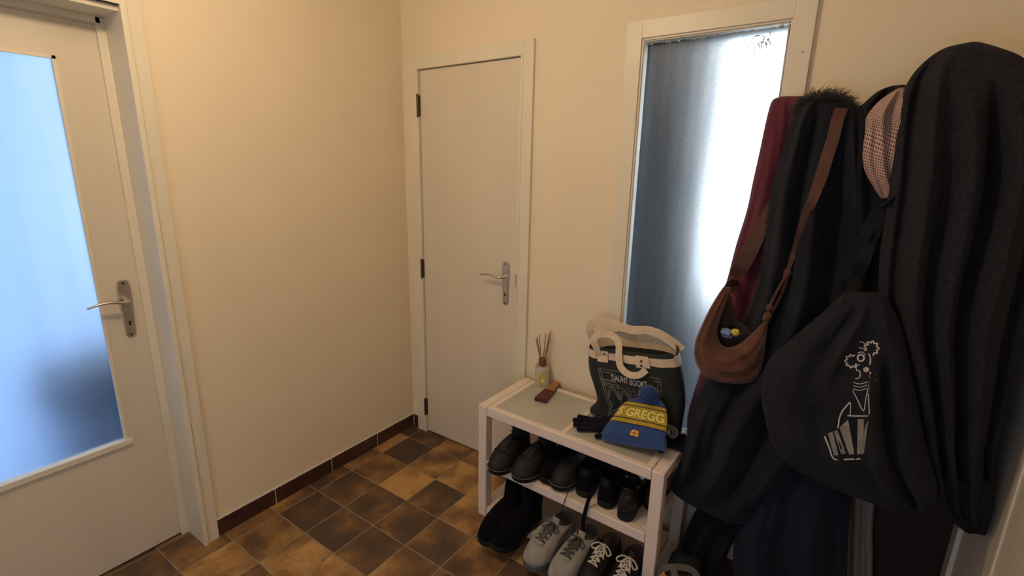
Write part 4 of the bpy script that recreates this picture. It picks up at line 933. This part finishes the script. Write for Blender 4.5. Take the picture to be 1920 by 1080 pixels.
    for q, r in zip(rr, rr[1:]):
        for k in range(N): bm.faces.new((q[k], q[(k + 1) % N], r[(k + 1) % N], r[k]))
    bm.faces.new(rr[0][::-1]); bm.faces.new(rr[-1])
    obj('sole', bm, M[mats[1]], t, smooth=False)
    if welt:
        bm = bmesh.new()
        pts = []
        for i in range(N + 1):
            x, y = sole_pt(i / N, Lh, Wd * narrow, flip)
            pts.append(V((x * 1.035, (y + Lh / 2) * 1.02 - Lh / 2, zs + toe_up * max(0, -y / Lh - .65) / .35)))
        tube(bm, pts, .0028, 6)
        obj('welt', bm, M['welt'], t, smooth=True)
    if cap_seam:
        bm = bmesh.new()
        tube(bm, [up(.5 + d / 100, math.radians(46 - .05 * d * d * .9), .0008) for d in range(-16, 17, 2)], .0016, 6)
        obj('toe_cap_seam', bm, M[mats[0]], t, smooth=True)
    if tongue:
        bm = bmesh.new(); rws = []
        for k in range(9):
            f = k / 8; phi = math.radians(48 + 42 * f); hw = .045 + .015 * f
            rws.append([bm.verts.new(up(.5 + hw * (i / 4 - 1), phi, .0015 + .002 * f)) for i in range(9)])
        last = rws[-1]
        ext = [bm.verts.new(v.co + V((0, .004, .028))) for v in last]; rws.append(ext)
        for q, r in zip(rws, rws[1:]):
            for i in range(8): bm.faces.new((q[i], q[i + 1], r[i + 1], r[i]))
        o = obj('tongue', bm, M[mats[0]], t, smooth=True)
        so = o.modifiers.new('solid', 'SOLIDIFY'); so.thickness = .003
    if laces:
        bm = bmesh.new(); lm = M[mats[3]]
        n = 5; L_ = []
        for k in range(n):
            phi = math.radians(52 + 34 * k / (n - 1)); d = .052 + .012 * k / n
            a, m_, b = up(.5 - d, phi, .003), up(.5, phi + .04, .0062), up(.5 + d, phi, .003)
            L_.append((a, b))
            tube(bm, spline([tuple(a), tuple(m_), tuple(b)], 8), lace_w, 6, .7)
        for (a, b), (c, d_) in zip(L_, L_[1:]):
            for p, q in ((a, d_), (b, c)):
                mm = (p + q) / 2 + V((0, -.001, .0065)); tube(bm, spline([tuple(p), tuple(mm), tuple(q)], 8), lace_w, 6, .7)
        if shaft > .05:
            for k in range(1, 5):
                zz = c0.z + shaft * k / 5; f = k / 5
                yy = c0.y - cl * Lh * (1 + .1 * f) - .004 + .01 * f
                tube(bm, [(-.022, yy + .006, zz), (0, yy, zz + .002), (.022, yy + .006, zz)], lace_w, 6, .7)
                tube(bm, [(-.022, yy + .006, zz), (.022, yy + .004, zz + shaft / 5)], lace_w, 6, .7)
        if bow:
            c = up(.5, math.radians(86), .012)
            rnd = random.Random(hash(label) % 999 if False else len(label))
            for sx in (-1, 1):
                tube(bm, spline([tuple(c), tuple(c + V((sx * .022, -.012, .008))), tuple(c + V((sx * .040, -.024, -.004))), tuple(c + V((sx * .028, -.030, -.010))), tuple(c + V((sx * .006, -.006, .0)))], 20), lace_w, 6, .7)
                tube(bm, spline([tuple(c), tuple(c + V((sx * .012, -.022, .003))), tuple(c + V((sx * .020, -.045, -.016))), tuple(c + V((sx * .030, -.058, -.030)))], 14), lace_w, 6, .7)
            bmesh.ops.create_icosphere(bm, subdivisions=2, radius=.005, matrix=Matrix.Translation(c))
        obj('laces', bm, lm, t, smooth=True)
    if strap:
        bm = bmesh.new()
        ribbon(bm, [tuple(up(.5 - .20, math.radians(78), .002)), tuple(up(.5 - .1, math.radians(78), .004)), tuple(up(.5, math.radians(80), .005)), tuple(up(.5 + .1, math.radians(78), .004)), tuple(up(.5 + .20, math.radians(78), .002))], .014, .002, (0, -.6, .8))
        obj('strap', bm, M[mats[0]], t, smooth=True)
        bm = bmesh.new(); p = up(.5 - .16, math.radians(78), .005)
        tube(bm, [p + V((-.006, 0, -.006)), p + V((.006, 0, -.006)), p + V((.006, 0, .006)), p + V((-.006, 0, .006)), p + V((-.006, 0, -.006))], .0012, 6)
        obj('buckle', bm, M['steel'], t)
    return t
MZ, BZ = 0.295, 0.052
g1 = None
# middle shelf
shoe('black lace-up leather boot, leftmost on the middle shelf', (0.950, -.192, MZ), math.radians(3), .285, .108, .085, 1, .105, mats=('leather', 'rubber', 'insole', 'dark_lace'), welt=True, cap_seam=True, name='boot', cat='boot', bow=False)
shoe('black lace-up leather boot, second from left on the middle shelf', (1.088, -.175, MZ), math.radians(-2), .285, .108, .085, -1, .100, mats=('leather', 'rubber', 'insole', 'dark_lace'), welt=True, cap_seam=True, name='boot', cat='boot', bow=False)
shoe('plain dark shoe half hidden behind the middle ankle boot', (1.170, -.125, MZ), 0, .275, .098, .075, 1, .06, ('suede_black', 'rubber', 'black', 'rubber'), laces=False, tongue=False, name='boot', cat='boot')
shoe('plain dark brown-black ankle boot at the centre of the middle shelf', (1.248, -.130, MZ), math.radians(-3), .280, .102, .08, -1, .09, ('leather', 'rubber', 'black', 'rubber'), laces=False, tongue=False, name='boot', cat='boot', welt=True)
# these stand heel outwards
shoe('black shoe with its heel outwards and a loose lace hanging down', (1.335, -.372, MZ), math.radians(184), .27, .10, .075, 1, 0.03, ('suede_black', 'rubber', 'black', 'rubber'), zs=.026)
shoe('black shoe with its heel outwards between the loose-lace shoe and the buckled shoe', (1.428, -.380, MZ), math.radians(178), .27, .10, .075, -1, 0.03, ('suede_black', 'rubber', 'black', 'rubber'), zs=.026)
shoe('shiny black buckled shoe with its heel outwards', (1.522, -.405, MZ), math.radians(182), .255, .088, .07, 1, 0.02, ('leather_shiny', 'rubber', 'black', 'rubber'), zs=.050, laces=False, strap=True, tongue=False)
shoe('dark red-brown shoe against the right end of the rack', (1.582, -.290, MZ), math.radians(180), .25, .075, .06, 1, 0, ('brown_shoe', 'rubber', 'black', 'rubber'), laces=False, tongue=False)
bm = bmesh.new()
tube(bm, spline([(1.305, -.365, .375), (1.298, -.395, .350), (1.290, -.412, .315), (1.280, -.418, .270), (1.272, -.418, .235), (1.270, -.417, .21)], 24), .0018, 6)
tag(obj('shoe_lace', bm, M['rubber'], smooth=True), 'thin black lace dangling over the middle shelf edge', 'lace')
bm = bmesh.new()
ribbon(bm, [(1.392, -.385, .38), (1.385, -.412, .340), (1.378, -.424, .29), (1.372, -.426, .235), (1.374, -.424, .19), (1.378, -.422, .155)], .015, .002)
tag(obj('hanging_strap', bm, M['suede_black'], smooth=True), 'flat black strap hanging from the middle shelf', 'strap')
# bottom shelf
shoe('black suede boot, leftmost on the bottom shelf with its toe overhanging', (1.000, -.320, BZ), math.radians(2), .285, .108, .085, 1, .10, ('suede_black', 'rubber', 'black', 'rubber'), laces=False, tongue=False, name='boot', cat='boot', zs=.024, heel=.0, shaft_lean=.3)
shoe('black suede boot beside the leftmost one on the bottom shelf', (1.098, -.310, BZ), math.radians(-5), .290, .112, .085, -1, .095, ('suede_black', 'rubber', 'black', 'rubber'), laces=False, tongue=False, name='boot', cat='boot', zs=.024, heel=.0, shaft_lean=.3)
bm = bmesh.new()
tube(bm, spline([(1.04, -.13, .12), (1.12, -.15, .125), (1.20, -.17, .115), (1.27, -.19, .105)], 20), lambda t: .050 - .018 * t if 0 < t < 1 else .03 - .01 * t, 16, .9)
o = tag(obj('boot_shaft', bm, M['suede_black'], smooth=True), 'soft black boot shaft slumped at the back of the bottom shelf', 'boot')
shoe('grey suede lace-up shoe, left of the grey pair', (1.262, -.308, BZ), math.radians(-7), .295, .112, .078, 1, 0, ('grey_suede', 'grey_dark', 'grey_dark', 'grey_lace'), zs=.028, cw=.37, cl=.175, cy=.21, name='shoe', lace_w=.0034)
shoe('grey suede lace-up shoe, right of the grey pair', (1.378, -.318, BZ), math.radians(-5), .295, .112, .078, -1, 0, ('grey_suede', 'grey_dark', 'grey_dark', 'grey_lace'), zs=.028, cw=.37, cl=.175, cy=.21, lace_w=.0034)
shoe('dark sneaker with white laces beside the grey shoes', (1.470, -.305, BZ), math.radians(-4), .280, .098, .078, 1, 0, ('rubber', 'insole', 'insole', 'white_lace'), zs=.026, cw=.37, cl=.16, cy=.20, lace_w=.0034)
shoe('dark sneaker with white laces nearest the right leg of the rack', (1.570, -.310, BZ), math.radians(-2), .280, .098, .078, -1, 0, ('rubber', 'insole', 'insole', 'white_lace'), zs=.026, cw=.37, cl=.16, cy=.20, lace_w=.0034)

# ---------------------------------------------------------------- coats and bags on the wall
M['dark_panel'] = mat('dark_brown_panel', (0.022, 0.010, 0.008), 0.8, noise=(14, 0.3, (1, 1, .15)))
t = thing('brown_panel', 'dark brown panel standing behind the coats beside the right door casing', 'board', (2.38, -.02, 0))
obj('panel_face', boxes(((-.105, -.012, 0), (.098, .010, 1.55))), M['dark_panel'], t, bevel=.002)  # flat dark brown panel against the back wall, pale strip on its right
obj('panel_edge', boxes(((.098, -.014, 0), (.106, .010, 1.55))), M['casing'], t)
def garment(name, label, cat, key, m, nu=44, nv=70):
    g = GARMENTS[key]
    rs = g['rows']
    base = V(((rs[0][0] + rs[0][3]) / 2, rs[0][1], rs[0][2]))
    t = thing(name, label, cat, base, 0, 'coats hanging on the wall' if cat == 'coat' else None)
    return t, g
def gpart(t, name, key, m, nu=44, nv=70, **k):
    return rel(obj(name, loft_bm(GARMENTS[key], nu, nv), m, smooth=True), t)
t, g = garment('coat', 'burgundy wool coat hanging nearest the window behind the others', 'coat', 'burgundy_coat', None)
gpart(t, 'coat_cloth', 'burgundy_coat', M['burgundy'])
t, g = garment('coat', 'black hooded coat with fur trim under the brown bag strap', 'coat', 'black_hooded_coat', None)
gpart(t, 'coat_cloth', 'black_hooded_coat', M['coat_black'], 56, 90)
bm = bmesh.new(); rnd = random.Random(3)
def spike(p, d, l_, r):
    s = d.cross(V((.3, .8, .2))).normalized() * r; q = d.cross(s).normalized() * r
    a = [bm.verts.new(p + s), bm.verts.new(p - s * .5 + q), bm.verts.new(p - s * .5 - q)]
    md = p + d * l_ * .6 + V((rnd.uniform(-.3, .5), 0, -.25)) * l_ * .25
    b = [bm.verts.new(md + s * .6), bm.verts.new(md - s * .3 + q * .6), bm.verts.new(md - s * .3 - q * .6)]
    tip = bm.verts.new(p + d * l_ + V((rnd.uniform(-.2, .9), 0, -.45)) * l_ * .4)
    for k in range(3):
        bm.faces.new((a[k], a[(k + 1) % 3], b[(k + 1) % 3], b[k])); bm.faces.new((b[k], b[(k + 1) % 3], tip))
ctr = V((1.955, -.12, 1.74))
for k in range(1500):
    a = rnd.uniform(0, 1)
    # ridge across the top of the hood, from the left edge over to the right shoulder
    P = V(sample([(1.862, -.12, 1.765), (1.878, -.13, 1.792), (1.915, -.135, 1.806), (1.955, -.13, 1.803), (1.985, -.12, 1.790), (2.010, -.10, 1.765), (2.022, -.09, 1.745)], a))
    P += V((rnd.gauss(0, .006), rnd.gauss(0, .016), rnd.gauss(-.006, .008)))
    d = ((P - ctr) + V((rnd.gauss(.07, .03), rnd.gauss(0, .02), rnd.gauss(.0, .02)))).normalized()
    spike(P, d, rnd.uniform(.010, .024), .0009)
for k in range(260):
    P = surf(g, rnd.uniform(.0, .02), rnd.uniform(.1, .5), 1)
    spike(P, V((-1, -.2, rnd.uniform(-.5, .4))).normalized(), rnd.uniform(.004, .012), .0009)
bmesh.ops.recalc_face_normals(bm, faces=bm.faces)
o = rel(obj('fur_trim', bm, M['fur']), t)
bm = bmesh.new()
tube(bm, spline([(1.868, -.11, 1.760), (1.882, -.115, 1.785), (1.915, -.12, 1.796), (1.955, -.115, 1.793), (1.985, -.105, 1.778), (2.012, -.09, 1.755)], 30), .014, 10)
rel(obj('fur_ridge', bm, M['fur'], smooth=True), t)
t, g = garment('coat', 'long black coat whose narrow hem hangs beside the shoe rack', 'coat', 'long_black_coat', None)
gpart(t, 'coat_cloth', 'long_black_coat', M['coat_black2'])
t, g = garment('coat', 'long navy coat reaching down to the floor below the bags', 'coat', 'long_navy_coat', None)
gpart(t, 'coat_cloth', 'long_navy_coat', M['coat_navy'])
t, g = garment('jacket', 'black jacket hanging behind the pink checked scarf', 'jacket', 'black_jacket', None)
gpart(t, 'jacket_cloth', 'black_jacket', M['coat_black2'])
t, g = garment('coat', 'beige grey coat with a strip of hem showing below the black tote', 'coat', 'cream_trench_coat', None)
gpart(t, 'coat_cloth', 'cream_trench_coat', M['trench'])
t, g = garment('scarf', 'pink and brown checked scarf tucked beside the charcoal coat', 'scarf', 'checked_scarf', None)
gpart(t, 'scarf_cloth', 'checked_scarf', M['check'], 40, 50)
t, g = garment('coat', 'large charcoal wool coat filling the right edge', 'coat', 'charcoal_wool_coat', None)
gpart(t, 'coat_cloth', 'charcoal_wool_coat', M['wool'], 70, 100)
# knitted trim at the hem, a slightly larger skin over the last rows
gt = dict(g); k0 = 14
gt['rows'] = [tuple(r[:6]) + (r[6] + .006, r[7] + .004) for r in g['rows'][k0:]]; gt['folds'] = []
rel(obj('hem_trim', loft_bm(gt, 40, 24), M['trim_wool'], smooth=True), t)
t, g = garment('tote_bag', 'black canvas tote with a white printed drawing hanging in front of the coats', 'tote bag', 'black_tote_bag', None)
gpart(t, 'bag_body', 'black_tote_bag', M['tote'], 64, 70)
for key, w in (('tote_strap_a', .034), ('tote_strap_b', .030)):
    bm = bmesh.new(); ribbon(bm, PATHS[key], w, .003, (.1, -1, .1))
    rel(obj('handle', bm, M['tote']), t)
bm = bmesh.new()
for pts, w in PATHS['tote_print']:
    if len(pts) > 1: ribbon(bm, pts, w * .00175, .0012, (0, -1, 0), n=len(pts) * 2)
rel(obj('printed_drawing', bm, M['print']), t)
bm = bmesh.new()
for poly in PATHS['tote_letters']:
    vs = [bm.verts.new(V(p) + V((0, -.001, 0))) for p in poly]
    if len(vs) > 2: bm.faces.new(vs)
bmesh.ops.triangulate(bm, faces=bm.faces)
bmesh.ops.subdivide_edges(bm, edges=bm.edges, cuts=6)
tb = loft_bm(GARMENTS['black_tote_bag'], 64, 70); tree = BVHTree.FromBMesh(tb); tb.free()
for v in bm.verts:
    hh = tree.ray_cast(V((v.co.x, -1.2, v.co.z)), V((0, 1, 0)))
    if hh[0] is not None: v.co.y = hh[0].y - .0018
rel(obj('printed_letters', bm, M['print_letters']), t)

# brown shoulder bag
t, g = garment('shoulder_bag', 'rust brown suede crescent shoulder bag with wrappers inside', 'shoulder bag', 'brown_bag', None)
gpart(t, 'bag_body', 'brown_bag', M['suede'], 40, 60)
gpart(t, 'bag_lining', 'brown_bag_lining', M['lining'], 20, 30)
bm = bmesh.new(); ribbon(bm, PATHS['strap_right'], lambda f: .032 - .020 * max(0, f - .45) / .55, .003, (0, -1, .15))
rel(obj('shoulder_strap', bm, M['suede_dark']), t)
bm = bmesh.new(); ribbon(bm, PATHS['strap_left'], lambda f: .030 + .022 * math.sin(PI * min(1, f * 1.2)), .003, (0, -1, 0))
rel(obj('shoulder_strap', bm, M['suede_dark']), t)
bm = bmesh.new()
for kk in ('strap_cord_a', 'strap_cord_b'): ribbon(bm, PATHS[kk], .008, .003)
rel(obj('strap_cord', bm, M['suede'], smooth=True), t)
for p, r in ((PATHS['strap_cord_a'][0], .011), (PATHS['strap_cord_a'][-1], .012), ([sum(q) / 2 for q in zip(PATHS['strap_cord_a'][-2], PATHS['strap_cord_a'][-3])], .009)):
    bm = bmesh.new(); bmesh.ops.create_icosphere(bm, subdivisions=3, radius=r)
    for v in bm.verts:
        n_ = v.co.normalized(); v.co = v.co * (1 + .18 * math.sin(n_.x * 7 + n_.z * 9)); v.co.z *= 1.35; v.co += V(p)
    rel(obj('strap_knot', bm, M['suede'], smooth=True), t)
def wrapper(name, label, c, sx, sz, m, rot):
    bm = bmesh.new(); bmesh.ops.create_icosphere(bm, subdivisions=3, radius=1)
    rn = random.Random(sx)
    for v in bm.verts:
        k = 1 + rn.uniform(-.12, .12)
        v.co = V((v.co.x * sx * k, v.co.y * .010 * k, v.co.z * sz * k)); v.co = Matrix.Rotation(rot, 3, 'Y') @ v.co + V(c)
    return tag(obj(name, bm, m), label, 'wrapper', 'wrappers in the brown bag')
wrapper('snack_wrapper', 'blue and white wrapper tucked in the brown bag', (1.7745, -.290, 1.062), .020, .016, M['foil_blue'], .4)
wrapper('snack_wrapper', 'yellow wrapper tucked in the brown bag', (1.798, -.286, 1.068), .015, .013, M['foil_yellow'], -.3)

# ---------------------------------------------------------------- backpack on the floor right of the rack
t = thing('backpack', 'dark backpack with grey webbing straps on the floor beside the rack', 'backpack', (1.745, -.350, 0), 0.1)
bm = bmesh.new(); bmesh.ops.create_cube(bm, size=1)
bmesh.ops.subdivide_edges(bm, edges=bm.edges, cuts=6, use_grid_fill=True)
for v in bm.verts:
    c = v.co * 2; k = (abs(c.x) ** 4 + abs(c.y) ** 4 + abs(c.z) ** 4) ** -.25
    v.co = V((c.x * k * .062, c.y * k * .10, .092 + c.z * k * .090 + .004 * math.sin(c.x * 9 + c.y * 5)))
obj('pack_body', bm, M['backpack'], t, smooth=True)
for q in ([(-.072, -.06, .13), (-.060, -.055, .178), (-.025, -.045, .196), (.03, -.03, .196), (.065, -.04, .165)], [(-.035, -.045, .196), (-.015, -.085, .186), (.01, -.108, .13), (.02, -.108, .05)]):
    bm = bmesh.new(); ribbon(bm, q, .022, .003, (-.2, -.6, .8)); obj('strap', bm, M['strap_grey'], t)
bm = bmesh.new(); ribbon(bm, [(-.075, -.080, .12), (-.070, -.085, .15), (-.052, -.078, .182)], .018, .003, (-.3, -.8, .5))
o = obj('strap_tag', bm, M['yellow_tag'], t); o['label'] = 'ochre yellow strap tag'
